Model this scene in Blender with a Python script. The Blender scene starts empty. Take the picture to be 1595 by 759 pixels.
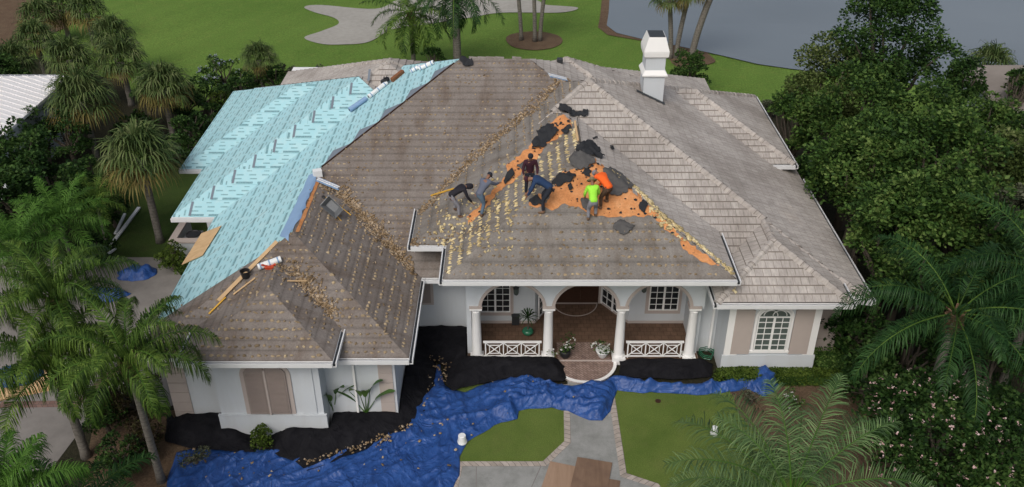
import bpy, bmesh, math, random
import numpy as np
from mathutils import Vector, Matrix, noise
R = math.radians
random.seed(7); rng = np.random.default_rng(7)
scn = bpy.context.scene
C = scn.collection

# ---------------------------------------------------------------- camera, world, sun, exposure
CAMH, PITCH, FPX, CX, CY = 25.3, R(31.6), 1409.0, 797.5, 379.5
cam = bpy.data.objects.new('camera', bpy.data.cameras.new('camera'))
C.objects.link(cam); scn.camera = cam
cam.location = (0, 0, CAMH); cam.rotation_euler = (math.pi/2-PITCH, 0, 0)
cam.data.sensor_width = 36; cam.data.lens = 36*FPX/1595
cam.data.clip_start = 0.3; cam.data.clip_end = 3000
SUN_EL, SUN_AZ = R(48), R(205)     # azimuth measured from +Y clockwise
w = bpy.data.worlds.new('World'); scn.world = w; w.use_nodes = True
nt = w.node_tree; bg = nt.nodes['Background']
sky = nt.nodes.new('ShaderNodeTexSky'); sky.sky_type = 'NISHITA'; sky.sun_disc = False
sky.sun_elevation = SUN_EL; sky.sun_rotation = SUN_AZ
sky.air_density = 1.0; sky.dust_density = 6.0; sky.ozone_density = 1.0
hs = nt.nodes.new('ShaderNodeHueSaturation'); hs.inputs['Saturation'].default_value = 0.6
nt.links.new(sky.outputs[0], hs.inputs['Color']); nt.links.new(hs.outputs[0], bg.inputs[0])
bg.inputs[1].default_value = 0.12
sd = bpy.data.lights.new('sun', 'SUN'); sd.energy = 0.8; sd.angle = R(28); sd.color = (1, .965, .92)
so = bpy.data.objects.new('sun', sd); C.objects.link(so)
dv = Vector((math.sin(SUN_AZ)*math.cos(SUN_EL), math.cos(SUN_AZ)*math.cos(SUN_EL), math.sin(SUN_EL)))
so.rotation_euler = dv.to_track_quat('Z', 'Y').to_euler()
scn.view_settings.view_transform = 'Standard'; scn.view_settings.look = 'None'
scn.view_settings.gamma = 1.0; scn.view_settings.exposure = 0.06

# ---------------------------------------------------------------- measuring helpers (photo pixel -> place)
_c, _s = math.cos(PITCH), math.sin(PITCH)
def ray(px, py):
    u = (px-CX)/FPX; v = -(py-CY)/FPX
    return (u, _c+v*_s, -_s+v*_c)
def at(px, py, z=0.0):
    d = ray(px, py); t = (z-CAMH)/d[2]
    return Vector((d[0]*t, d[1]*t, z))
def atY(px, py, Y):
    d = ray(px, py); t = Y/d[1]
    return Vector((d[0]*t, Y, CAMH+d[2]*t))

# ---------------------------------------------------------------- tagging and mesh helpers
def tag(o, label=None, cat=None, group=None, kind=None):
    if label: o['label'] = label
    if cat: o['category'] = cat
    if group: o['group'] = group
    if kind: o['kind'] = kind
    return o
def empty(name, loc=(0,0,0), rz=0):
    o = bpy.data.objects.new(name, None); C.objects.link(o)
    o.location = loc; o.rotation_euler = (0, 0, rz); o.empty_display_size = .2
    return o
class MB:
    def __init__(s): s.v = []; s.f = []; s.uv = {}
    def add(s, vs, fs, uv=None):
        b = len(s.v); s.v.extend([tuple(p) for p in vs])
        for i, f in enumerate(fs):
            if uv: s.uv[len(s.f)] = [uv[k] for k in f]
            s.f.append([b+k for k in f])
    def poly(s, vs, uv=None): s.add(vs, [list(range(len(vs)))], uv)
    def box(s, x0, x1, y0, y1, z0, z1, M=None):
        vs = [Vector(p) for p in ((x0,y0,z0),(x1,y0,z0),(x1,y1,z0),(x0,y1,z0),(x0,y0,z1),(x1,y0,z1),(x1,y1,z1),(x0,y1,z1))]
        if M is not None: vs = [M @ p for p in vs]
        s.add(vs, [(0,3,2,1),(4,5,6,7),(0,1,5,4),(1,2,6,5),(2,3,7,6),(3,0,4,7)])
    def bar(s, a, b, w, h=None, up=(0,0,1)):
        a = Vector(a); b = Vector(b); h = h or w; d = b-a
        if d.length < 1e-6: return
        q = d.normalized(); u = Vector(up)
        if abs(q.dot(u)) > .98: u = Vector((1,0,0))
        x = q.cross(u).normalized(); y = x.cross(q)
        M = Matrix((x, q, y)).transposed().to_4x4(); M.translation = a
        s.box(-w/2, w/2, 0, d.length, -h/2, h/2, M)
    def tube(s, pts, rad, n=8, cap=True):
        pts = [Vector(p) for p in pts]
        if not hasattr(rad, '__len__'): rad = [rad]*len(pts)
        base = len(s.v); px = None
        for i, p in enumerate(pts):
            d = (pts[min(i+1, len(pts)-1)]-pts[max(i-1, 0)]).normalized()
            if px is None: px = d.orthogonal().normalized()
            px = (px-d*px.dot(d))
            px = px.normalized() if px.length > 1e-5 else d.orthogonal().normalized()
            py = d.cross(px)
            for k in range(n):
                a = 2*math.pi*k/n; s.v.append(tuple(p+(px*math.cos(a)+py*math.sin(a))*rad[i]))
        for i in range(len(pts)-1):
            for k in range(n):
                k2 = (k+1) % n
                s.f.append([base+i*n+k, base+i*n+k2, base+(i+1)*n+k2, base+(i+1)*n+k])
        if cap:
            s.f.append([base+k for k in range(n)][::-1]); s.f.append([base+(len(pts)-1)*n+k for k in range(n)])
    def lathe(s, prof, c=(0,0,0), n=20, M=None):
        base = len(s.v); c = Vector(c)
        for r, z in prof:
            for k in range(n):
                a = 2*math.pi*k/n; p = Vector((r*math.cos(a), r*math.sin(a), z))
                if M is not None: p = M @ p
                s.v.append(tuple(p+c))
        for i in range(len(prof)-1):
            for k in range(n):
                k2 = (k+1) % n
                s.f.append([base+i*n+k, base+i*n+k2, base+(i+1)*n+k2, base+(i+1)*n+k])
        s.f.append([base+k for k in range(n)][::-1]); s.f.append([base+(len(prof)-1)*n+k for k in range(n)])
    def build(s, name, mat, parent=None, smooth=False, bevel=0):
        me = bpy.data.meshes.new(name); me.from_pydata(s.v, [], s.f)
        if s.uv:
            ul = me.uv_layers.new(name='UVMap').data
            for pi, p in enumerate(me.polygons):
                if pi in s.uv:
                    for li, q in zip(p.loop_indices, s.uv[pi]): ul[li].uv = q
        me.validate(); me.update()
        if mat: me.materials.append(mat)
        if smooth: me.polygons.foreach_set('use_smooth', [True]*len(me.polygons))
        o = bpy.data.objects.new(name, me); C.objects.link(o)
        if parent: o.parent = parent
        if bevel:
            m = o.modifiers.new('bevel', 'BEVEL'); m.width = bevel; m.segments = 2; m.limit_method = 'ANGLE'
        return o
def npmesh(name, V, F, mat, parent=None, smooth=False):
    """V (n,3) float, F (m,k) int"""
    me = bpy.data.meshes.new(name); V = np.asarray(V, dtype=np.float32); F = np.asarray(F, dtype=np.int32)
    me.vertices.add(len(V)); me.vertices.foreach_set('co', V.ravel())
    k = F.shape[1]; me.loops.add(F.size); me.loops.foreach_set('vertex_index', F.ravel())
    me.polygons.add(len(F)); me.polygons.foreach_set('loop_start', np.arange(0, F.size, k, dtype=np.int32))
    me.update(calc_edges=True)
    if smooth: me.polygons.foreach_set('use_smooth', np.ones(len(F), dtype=bool))
    me.materials.append(mat)
    o = bpy.data.objects.new(name, me); C.objects.link(o)
    if parent: o.parent = parent
    return o
def copy_tree(o, parent=None):
    c = o.copy(); C.objects.link(c); c.parent = parent
    for ch in list(o.children): copy_tree(ch, c)
    return c

# ---------------------------------------------------------------- materials
class NT:
    def __init__(s, name, rough=.8, spec=.3):
        s.m = bpy.data.materials.new(name); s.m.use_nodes = True; s.t = s.m.node_tree
        s.b = s.t.nodes['Principled BSDF']; s.b.inputs['Roughness'].default_value = rough
        s.b.inputs['Specular IOR Level'].default_value = spec
    def n(s, typ, **kw):
        q = s.t.nodes.new(typ)
        for k, v in kw.items(): setattr(q, k, v)
        return q
    def link(s, a, b): s.t.links.new(a, b)
    def inp(s, sock, v):
        if hasattr(v, 'is_output') or isinstance(v, bpy.types.NodeSocket): s.link(v, sock)
        else: sock.default_value = v
    def math(s, op, a, b=0.0, c=0.0):
        q = s.n('ShaderNodeMath', operation=op); s.inp(q.inputs[0], a); s.inp(q.inputs[1], b)
        s.inp(q.inputs[2], c)
        return q.outputs[0]
    def mix(s, f, a, b, mode='MIX'):
        q = s.n('ShaderNodeMix', data_type='RGBA', blend_type=mode); s.inp(q.inputs[0], f)
        s.inp(q.inputs[6], a if hasattr(a, 'is_output') else (*a[:3], 1)); s.inp(q.inputs[7], b if hasattr(b, 'is_output') else (*b[:3], 1))
        return q.outputs[2]
    def co(s, kind='Object'): return s.n('ShaderNodeTexCoord').outputs[kind]
    def mapp(s, vec, scale=(1,1,1), rot=(0,0,0)):
        q = s.n('ShaderNodeMapping'); s.link(vec, q.inputs[0]); q.inputs['Scale'].default_value = scale; q.inputs['Rotation'].default_value = rot
        return q.outputs[0]
    def noise(s, scale, vec=None, det=4, rough=.55, dist=0):
        q = s.n('ShaderNodeTexNoise'); q.inputs['Scale'].default_value = scale; q.inputs['Detail'].default_value = det
        q.inputs['Roughness'].default_value = rough; q.inputs['Distortion'].default_value = dist
        s.link(vec if vec is not None else s.co(), q.inputs['Vector']); return q.outputs[0]
    def ramp(s, f, *stops):
        q = s.n('ShaderNodeValToRGB'); s.inp(q.inputs[0], f); e = q.color_ramp.elements
        while len(e) < len(stops): e.new(.5)
        for el, (p, c) in zip(e, stops): el.position = p; el.color = (*c, 1) if hasattr(c, '__len__') else (c, c, c, 1)
        return q.outputs[0]
    def bump(s, h, st=.3, d=.02):
        q = s.n('ShaderNodeBump'); q.inputs['Strength'].default_value = st; q.inputs['Distance'].default_value = d
        s.link(h, q.inputs['Height']); s.link(q.outputs[0], s.b.inputs['Normal'])
    def col(s, c): s.inp(s.b.inputs['Base Color'], c if hasattr(c, 'is_output') else (*c, 1)); return s.m
def plain(name, c, rough=.7, var=.15, scale=6, spec=.3, bump=0, metal=0):
    t = NT(name, rough, spec); k = t.noise(scale, det=5)
    t.b.inputs['Metallic'].default_value = metal
    if bump: t.bump(t.noise(scale*4), bump, .01)
    return t.col(t.mix(k, [x*(1-var) for x in c], [min(1, x*(1+var)) for x in c]))
def leafmat(name, cols, trans=.25, scale=.55, rough=.55):
    t = NT(name, rough, .12)
    isl = t.n('ShaderNodeNewGeometry').outputs['Random Per Island']
    pos = t.n('ShaderNodeNewGeometry').outputs['Position']
    k = t.noise(scale, pos, 3)
    k = t.math('ADD', t.math('MULTIPLY', k, .65), t.math('MULTIPLY', isl, .35))
    st = [(.28+.44*i/(len(cols)-1), c) for i, c in enumerate(cols)]
    c = t.ramp(k, *st); t.col(c)
    tr = t.n('ShaderNodeBsdfTranslucent'); t.link(c, tr.inputs[0])
    mx = t.n('ShaderNodeMixShader'); mx.inputs[0].default_value = trans
    t.link(t.b.outputs[0], mx.inputs[1]); t.link(tr.outputs[0], mx.inputs[2])
    t.link(mx.outputs[0], t.t.nodes['Material Output'].inputs[0])
    return t.m
M = {}
# intact flat concrete tile
t = NT('tile_intact', .85); uv = t.co('UV'); sep = t.n('ShaderNodeSeparateXYZ'); t.link(uv, sep.inputs[0])
br = t.n('ShaderNodeTexBrick'); t.link(uv, br.inputs['Vector']); br.offset = .5
for k, v in (('Scale',1),('Brick Width',.33),('Row Height',.4),('Mortar Size',.012),('Mortar Smooth',.2),('Bias',0)): br.inputs[k].default_value = v
br.inputs['Color1'].default_value = (.45,.415,.385,1); br.inputs['Color2'].default_value = (.52,.485,.45,1); br.inputs['Mortar'].default_value = (.27,.24,.215,1)
k1 = t.noise(.35, det=5); k2 = t.noise(9, t.mapp(uv, (1,.25,1)), 6, .7)
c = t.mix(.85, br.outputs[0], t.ramp(k1, (.3,(.62,.6,.58)), (.6,(1,1,1)), (.75,(1.0,.97,.93))), 'MULTIPLY')
c = t.mix(1, c, t.ramp(k2, (.3,.68), (.7,1.14)), 'MULTIPLY'); k3 = t.noise(1.6, t.mapp(uv, (1,.22,1)), 6, .75); c = t.mix(t.ramp(k3, (.5,0), (.72,.5)), c, (.2,.185,.17)); t.col(c); t.bump(br.outputs['Fac'], -.4, .01); M['tile'] = t.m
# bare felt with rows
def felt(name, a, b, stain, rows=.4):
    t = NT(name, .92); uv = t.co('UV'); sep = t.n('ShaderNodeSeparateXYZ'); t.link(uv, sep.inputs[0])
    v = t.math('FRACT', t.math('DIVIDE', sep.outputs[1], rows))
    lines = t.ramp(v, (0,.55), (.1,.8), (.3,1), (.8,.98), (1,.75))  # darker row edges: course shadow painted into the felt, with old batten stains
    k1 = t.noise(.5, det=6, rough=.65); k2 = t.noise(14, det=4, rough=.7)
    st = t.noise(1.1, t.mapp(uv, (1,.28,1)), 6, .7)
    c = t.mix(t.ramp(k1, (.35,0), (.65,1)), a, b)
    c = t.mix(t.ramp(st, (.48,0), (.68,.8)), c, stain); pale = t.noise(.8, t.mapp(uv, (1,.35,1), (0,0,.3)), 7, .75, .4)
    c = t.mix(t.ramp(pale, (.56,0), (.74,.45)), c, (.31,.29,.265))
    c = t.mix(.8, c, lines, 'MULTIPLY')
    c = t.mix(1, c, t.ramp(k2, (.25,.7), (.75,1.25)), 'MULTIPLY')
    t.bump(t.math('ADD', v, k2), .3, .02); return t.col(c)
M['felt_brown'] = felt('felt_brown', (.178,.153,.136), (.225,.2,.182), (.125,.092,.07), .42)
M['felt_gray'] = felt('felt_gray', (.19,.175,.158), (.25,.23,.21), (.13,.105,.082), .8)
# aqua underlayment with printed rows
def aqua(name, seed=0):
    t = NT(name, .45, .4); uv = t.co('UV'); sep = t.n('ShaderNodeSeparateXYZ'); t.link(uv, sep.inputs[0]); U, V = sep.outputs[0], sep.outputs[1]
    rows = t.math('MULTIPLY', t.math('FRACT', t.math('DIVIDE', V, .96)), 4); tot = None
    for i, (per, duty, hh, off, dark) in enumerate(((1.05,.78,.26,.1,.85),(.75,.45,.13,.3,.8),(.62,.55,.17,.0,.65),(.85,.3,.1,.6,.8))):
        band = t.math('LESS_THAN', t.math('ABSOLUTE', t.math('SUBTRACT', rows, i+.5)), hh)
        roll = t.math('FLOOR', t.math('DIVIDE', V, .96))
        d = t.math('LESS_THAN', t.math('FRACT', t.math('ADD', t.math('DIVIDE', U, per), t.math('MULTIPLY', roll, .37+off))), duty)
        f = t.math('MULTIPLY', t.math('MULTIPLY', band, d), dark); tot = f if tot is None else t.math('ADD', tot, f)
    txt = t.noise(1, t.mapp(uv, (34,14,1)), 2, .6)
    tot = t.math('MULTIPLY', tot, t.ramp(txt, (.36,.35), (.5,1)))
    seam = t.ramp(t.math('FRACT', t.math('DIVIDE', V, .96)), (0,1), (.022,1), (.03,0), (1,0))
    k = t.noise(.5, det=4)
    base = t.mix(k, (.32,.57,.63), (.40,.66,.71)); base = t.mix(t.ramp(t.noise(2.2, t.mapp(t.co(),(1,1,1)), 6, .75), (.45,0), (.75,.5)), base, (.55,.68,.68)); base = t.mix(t.ramp(t.noise(5, det=6, rough=.8), (.6,0), (.8,.35)), base, (.3,.36,.34))
    c = t.mix(tot, base, (.085,.20,.225)); c = t.mix(t.math('MULTIPLY', seam, .45), c, (.12,.30,.34))
    t.bump(t.noise(2.5, det=4), .25, .04); return t.col(c)
M['aqua'] = aqua('aqua_underlayment')
M['aqua_back'] = plain('underlayment_back', (.17,.2,.24), .7, .15, 4)
M['aqua_plain'] = plain('aqua_plain', (.22,.34,.52), .6, .12, 2)
t = NT('orange_underlayment', .85, .2); k = t.noise(1.2, det=7, rough=.75); k2 = t.noise(12, det=4, rough=.7); vr = t.n('ShaderNodeTexVoronoi'); vr.inputs['Scale'].default_value = 3.2; t.link(t.co(), vr.inputs['Vector'])
c = t.ramp(k, (.3,(.40,.16,.06)), (.5,(.58,.255,.10)), (.72,(.66,.34,.16))); c = t.mix(t.ramp(vr.outputs['Distance'], (.05,.85), (.085,0)), c, (.1,.05,.03))
c = t.mix(1, c, t.ramp(k2, (.25,.78), (.75,1.15)), 'MULTIPLY'); t.bump(k, .5, .04); M['orange'] = t.col(c)
M['blackfelt'] = plain('torn_black_felt', (.022,.024,.028), .85, .4, 5, bump=.5)
M['grayfelt'] = plain('torn_gray_felt', (.085,.083,.082), .9, .3, 4, bump=.5)
M['dab'] = leafmat('foam_dab_old', [(.17,.13,.085),(.26,.2,.13),(.42,.335,.215)], 0, 1.0, .9)
M['dab_new'] = leafmat('foam_dab_yellow', [(.3,.24,.13),(.54,.43,.22),(.72,.63,.4)], 0, .9, .8)
M['debris'] = leafmat('broken_tile', [(.12,.085,.05),(.27,.19,.11),(.42,.34,.25)], 0, 2.5, .9)
M['white'] = plain('white_stucco', (.68,.69,.69), .8, .05, 2, bump=.15)
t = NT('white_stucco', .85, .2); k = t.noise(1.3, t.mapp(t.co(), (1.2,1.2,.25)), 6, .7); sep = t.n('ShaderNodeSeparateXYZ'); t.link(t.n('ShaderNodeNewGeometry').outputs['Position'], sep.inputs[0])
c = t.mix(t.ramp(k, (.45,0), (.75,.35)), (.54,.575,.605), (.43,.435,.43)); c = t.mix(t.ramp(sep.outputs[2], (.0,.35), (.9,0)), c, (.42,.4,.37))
t.bump(t.noise(40, det=3), .2, .01); M['white'] = t.col(c)
M['trim'] = plain('white_paint', (.78,.78,.77), .5, .03, 3)
M['gutter'] = plain('white_aluminium', (.66,.67,.68), .4, .08, 3)
M['taupe'] = plain('taupe_stucco', (.42,.365,.335), .85, .06, 3, bump=.15)
M['shutter'] = plain('taupe_shutter', (.27,.225,.203), .7, .08, 4)
M['glass'] = plain('window_glass', (.016,.02,.023), .08, .2, 2, spec=.6)
M['glass_green'] = plain('window_glass_curtain', (.09,.115,.105), .15, .3, 3, spec=.6)
M['door'] = plain('dark_wood', (.045,.022,.014), .4, .3, 8)
M['metal_dark'] = plain('dark_metal', (.05,.055,.06), .4, .2, 8, metal=.5)
M['dark'] = plain('dark_void', (.01,.01,.01), .9, .2, 8)
M['wood'] = plain('lumber', (.52,.36,.2), .8, .18, 6)
M['steel'] = plain('grey_steel', (.16,.17,.18), .5, .25, 6, metal=.4)
M['yellow'] = plain('yellow_paint', (.62,.36,.05), .5, .15, 6)
M['red'] = plain('red_plastic', (.5,.07,.03), .5, .2, 6)
M['bucket'] = plain('white_plastic', (.72,.74,.74), .4, .04, 4)
M['black'] = plain('black_plastic', (.02,.02,.022), .5, .3, 6)
M['green_pot'] = plain('green_glaze', (.02,.13,.07), .25, .25, 6, spec=.6)
t = NT('plywood', .8); k = t.noise(2, t.mapp(t.co(), (1,.18,1)), 6, .7, 1.2); k2 = t.noise(1.4)
M['ply_brown'] = t.col(t.mix(t.ramp(k2,(.35,0),(.65,.6)), t.ramp(k, (.3,(.15,.095,.062)), (.7,(.235,.155,.105))), (.11,.07,.05)))
t = NT('plywood_light', .8); k = t.noise(2, t.mapp(t.co(), (1,.18,1)), 6, .7, 1.2)
M['ply_light'] = t.col(t.ramp(k, (.3,(.25,.165,.11)), (.7,(.34,.235,.165))))
t = NT('plywood_fresh', .8); k = t.noise(2.2, t.mapp(t.co(), (.2,1,1)), 6, .7, 1.2)
M['ply'] = t.col(t.ramp(k, (.3,(.46,.3,.15)), (.7,(.62,.43,.24))))
# ground materials
def grass(name, a, b, cdry, s1=.08, fine=22):
    t = NT(name, .95, .1); k = t.noise(s1, det=6, rough=.6); k2 = t.noise(fine, det=5, rough=.75); k3 = t.noise(1.1, det=5, rough=.7)
    c = t.mix(t.ramp(k, (.35,0), (.65,1)), a, b); c = t.mix(t.ramp(k3, (.5,0), (.75,.35)), c, cdry)
    if name == 'golf_turf':
        wv = t.n('ShaderNodeTexWave'); wv.inputs['Scale'].default_value = .11; wv.inputs['Distortion'].default_value = 1.5; t.link(t.mapp(t.co(), (1,1,1), (0,0,.5)), wv.inputs['Vector']); c = t.mix(1, c, t.ramp(wv.outputs['Fac'], (.3,.975), (.7,1.02)), 'MULTIPLY')
    c = t.mix(1, c, t.ramp(k2, (.3,.6), (.7,1.4)), 'MULTIPLY'); t.bump(k2, .8, .06); return t.col(c)
M['golf'] = grass('golf_turf', (.09,.165,.03), (.125,.205,.042), (.18,.205,.055), .05, 9)
M['lawn'] = grass('lawn_turf', (.095,.145,.03), (.13,.18,.042), (.17,.165,.065), .5, 26)
M['yard'] = grass('dark_turf', (.03,.055,.013), (.05,.08,.02), (.07,.06,.03), .4, 20)  # darker turf tone for the side yard
t = NT('mulch', .95, .1); k = t.noise(16, det=6, rough=.8); k2 = t.noise(1.2)
t.bump(k, .9, .05); M['mulch'] = t.col(t.mix(t.ramp(k2,(.3,0),(.7,1)), t.ramp(k, (.3,(.05,.033,.02)), (.7,(.17,.11,.075))), t.ramp(k, (.3,(.07,.05,.03)), (.7,(.21,.15,.10)))))
t = NT('soil', .95, .1); k = t.noise(10, det=6, rough=.8); t.bump(k, .9, .06)
M['soil'] = t.col(t.ramp(k, (.3,(.012,.014,.008)), (.7,(.05,.045,.028))))
t = NT('concrete', .85, .2); k = t.noise(.9, det=7, rough=.7); k2 = t.noise(30, det=3)
c = t.ramp(k, (.3,(.18,.185,.175)), (.55,(.27,.275,.265)), (.8,(.33,.33,.32))); c = t.mix(1, c, t.ramp(k2, (.2,.85), (.8,1.1)), 'MULTIPLY')
t.bump(k2, .2, .01); M['concrete'] = t.col(c)
t = NT('drive_concrete', .85, .2); k = t.noise(.5, det=7, rough=.7)
M['drive'] = t.col(t.ramp(k, (.3,(.15,.14,.13)), (.7,(.24,.225,.21))))
t = NT('sand', .95, .1); k = t.noise(.25, det=6); k2 = t.noise(2.5, det=6)
M['sand'] = t.col(t.mix(.5, t.ramp(k, (.3,(.27,.26,.235)), (.7,(.38,.37,.34))), t.ramp(k2, (.3,(.27,.26,.235)), (.7,(.38,.37,.34)))))
def pavers(name, c1, c2, mo, bw, rh, rot=0, use='Object'):
    t = NT(name, .85, .2); b = t.n('ShaderNodeTexBrick'); t.link(t.mapp(t.co(use), (1,1,1), (0,0,rot)), b.inputs['Vector'])
    for k, v in (('Scale',1),('Brick Width',bw),('Row Height',rh),('Mortar Size',.012),('Bias',0)): b.inputs[k].default_value = v
    b.inputs['Color1'].default_value = (*c1,1); b.inputs['Color2'].default_value = (*c2,1); b.inputs['Mortar'].default_value = (*mo,1)
    k = t.noise(3, det=5); c = t.mix(1, b.outputs[0], t.ramp(k, (.3,.75), (.7,1.15)), 'MULTIPLY'); t.bump(b.outputs['Fac'], -.4, .01)
    return t.col(c)
M['paver'] = pavers('paver_border', (.33,.29,.25), (.42,.37,.33), (.15,.13,.12), .24, .45, 0, 'UV')
M['herring'] = pavers('paver_herringbone', (.22,.15,.125), (.31,.225,.19), (.12,.09,.08), .22, .11, R(45))
M['porch'] = pavers('porch_tile', (.125,.078,.052), (.15,.093,.062), (.09,.05,.034), .3, .3)
M['paver_red'] = pavers('paver_reddish', (.15,.09,.075), (.2,.13,.11), (.1,.08,.07), .22, .22, 0, 'UV')
t = NT('water', .12, .5); k = t.noise(1.2, t.mapp(t.co(), (1,2.5,1)), 5, .6); t.bump(k, .12, .05)
M['water'] = t.col(t.ramp(t.noise(.03), (.3,(.12,.145,.165)), (.7,(.155,.18,.2))))
def tarp(name, a, b, rough=.45, spec=.4):
    t = NT(name, rough, spec); k = t.noise(1.4, det=6, rough=.7, dist=1.5)
    def crease(sc, dist):
        q = t.noise(sc, det=2, rough=.5, dist=dist); return t.math('POWER', t.math('SUBTRACT', 1.0, t.math('MINIMUM', t.math('MULTIPLY', t.math('ABSOLUTE', t.math('SUBTRACT', q, .5)), 9.0), 1.0)), 1.5)
    h = t.math('ADD', t.math('ADD', t.math('MULTIPLY', crease(.8, 1.6), 1.0), t.math('MULTIPLY', crease(2.0, 1.0), .45)), t.math('MULTIPLY', crease(5, .5), .08))
    t.bump(h, .5 if 'blue' in name else .35, .05); return t.col(t.mix(t.ramp(k, (.3,0), (.7,1)), a, b))
M['tarp'] = tarp('blue_tarp', (.011,.045,.18), (.026,.088,.30))
M['netting'] = tarp('black_netting', (.006,.006,.008), (.016,.016,.019), .9, .1)
# foliage
M['leaf_dark'] = leafmat('leaf_dark', [(.006,.017,.005),(.018,.047,.011),(.042,.092,.021),(.09,.155,.04)])
M['leaf_mid'] = leafmat('leaf_mid', [(.011,.028,.008),(.031,.071,.016),(.07,.135,.028),(.15,.22,.06)])
M['leaf_olive'] = leafmat('leaf_olive', [(.02,.035,.01),(.055,.085,.02),(.1,.14,.04),(.19,.22,.09)])
M['leaf_gray'] = leafmat('leaf_grayish', [(.02,.028,.014),(.05,.062,.035),(.09,.1,.06),(.14,.15,.1)])
M['leaf_hedge'] = leafmat('leaf_hedge', [(.02,.04,.008),(.06,.1,.014),(.11,.16,.03)], .2, 1.2)
M['leaf_bronze'] = leafmat('leaf_bronze', [(.02,.018,.01),(.05,.035,.02),(.07,.075,.025)], .2, 1.2)
M['leaf_trop'] = leafmat('leaf_banana', [(.02,.06,.018),(.045,.11,.03),(.11,.19,.05)], .25, 1.2, .4)
M['palm'] = leafmat('palm_leaflet', [(.016,.04,.009),(.045,.09,.016),(.095,.165,.03),(.17,.26,.05)], .25, .5, .45)
M['palm_light'] = leafmat('palm_leaflet_light', [(.03,.06,.025),(.07,.13,.05),(.12,.2,.075),(.19,.28,.12)], .25, .5, .45)
M['palm_dark'] = leafmat('palm_leaflet_dark', [(.008,.028,.008),(.022,.062,.018),(.05,.115,.032)], .25, .5, .45)
M['palm_bright'] = leafmat('palm_leaflet_bright', [(.03,.085,.012),(.07,.16,.025),(.12,.24,.045)], .3, .6, .45)
M['fan'] = leafmat('fan_leaf', [(.03,.05,.016),(.06,.1,.03),(.1,.14,.045),(.15,.18,.075)], .2, .8, .5)
M['fan_old'] = leafmat('fan_leaf_old', [(.07,.055,.02),(.14,.12,.035),(.2,.17,.06)], .2, 1.4, .6)
M['frond_dry'] = leafmat('dry_frond', [(.08,.045,.02),(.16,.1,.05)], .1, 1.2, .8)
M['bark'] = plain('bark', (.09,.075,.06), .95, .35, 7, bump=.8)
t = NT('palm_bark', .9, .1); sep = t.n('ShaderNodeSeparateXYZ'); t.link(t.co(), sep.inputs[0])
ring = t.math('FRACT', t.math('MULTIPLY', sep.outputs[2], 5.5)); k = t.noise(9, det=5)
c = t.mix(t.ramp(ring, (0,.0), (.15,1), (1,.8)), (.09,.08,.07), (.19,.175,.155)); t.bump(ring, .5, .03)
M['palm_bark'] = t.col(t.mix(1, c, t.ramp(k, (.3,.7), (.7,1.25)), 'MULTIPLY'))
M['boot'] = plain('leaf_boot', (.15,.09,.055), .9, .45, 9, bump=.9)
M['pink'] = leafmat('pink_petals', [(.5,.3,.3),(.62,.42,.4),(.72,.6,.58)], .2, 3, .6)
M['whiteflower'] = leafmat('white_petals', [(.6,.58,.56),(.75,.74,.72)], .2, 3, .6)
M['bluebloom'] = leafmat('blue_petals', [(.25,.28,.42),(.42,.44,.56)], .2, 3, .6)
M['metalroof'] = plain('white_metal_roof', (.78,.77,.77), .45, .05, 2)

# ---------------------------------------------------------------- the ground
def sheet(name, pts, z, mat, kind='structure', uvscale=None):
    b = MB(); b.poly([(p[0], p[1], z) for p in pts]); o = b.build(name, mat); o['kind'] = kind; return o
def sm(pts, n=6, closed=True):
    """smooth closed outline (Catmull-Rom)"""
    out = []; N = len(pts)
    for i in range(N):
        a, b_, c_, d = (Vector(pts[(i+k) % N][:2]) for k in (-1, 0, 1, 2))
        for k in range(n):
            t_ = k/n; out.append(.5*((2*b_)+(c_-a)*t_+(2*a-5*b_+4*c_-d)*t_*t_+(3*b_-a-3*c_+d)*t_**3))
    return out
def px0(L, z=0): return [tuple(at(x, y, z))[:2] for x, y in L]
bm_ = MB(); N = 60
gx = [-600, -300, -150, -90] + [(-70+i*3) for i in range(0, 48)] + [90, 150, 300, 600]
gy = [-60, -20, 0] + [10+i*3 for i in range(0, 40)] + [150, 200, 300, 600, 1200]
def gz(x, y):
    if y < 52 or y > 1000: return 0.0 if y < 52 else -.6
    k = min(1, (y-52)/12)
    return k*.35*noise.noise(Vector((x*.05, y*.07, 3.1)))-.01
V_ = [(x, y, gz(x, y)) for y in gy for x in gx]; nx = len(gx)
F_ = [(j*nx+i, j*nx+i+1, (j+1)*nx+i+1, (j+1)*nx+i) for j in range(len(gy)-1) for i in range(nx-1)]
bm_.add(V_, F_); g = bm_.build('ground', M['golf'], smooth=True); g['kind'] = 'structure'
def gsheet(name, outline, mat, lift, step=1.0, rim=0.0):
    """sheet following the gentle terrain"""
    bm2 = bmesh.new(); vs = [bm2.verts.new((p[0], p[1], 0)) for p in outline]; bm2.faces.new(vs)
    xs = [p[0] for p in outline]; ys = [p[1] for p in outline]
    for ax, lo, hi in ((0, min(xs), max(xs)), (1, min(ys), max(ys))):
        k = lo+step
        while k < hi:
            n_ = (1,0,0) if ax == 0 else (0,1,0); co_ = (k,0,0) if ax == 0 else (0,k,0)
            bmesh.ops.bisect_plane(bm2, geom=bm2.verts[:]+bm2.edges[:]+bm2.faces[:], plane_co=co_, plane_no=n_); k += step
    for v in bm2.verts: v.co.z = gz(v.co.x, v.co.y)+lift
    bmesh.ops.triangulate(bm2, faces=bm2.faces[:])
    me = bpy.data.meshes.new(name); bm2.to_mesh(me); bm2.free(); me.materials.append(mat)
    for p in me.polygons:
        if p.normal.z < 0: p.flip()
    o = bpy.data.objects.new(name, me); C.objects.link(o); o['kind'] = 'structure'; return o
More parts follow.
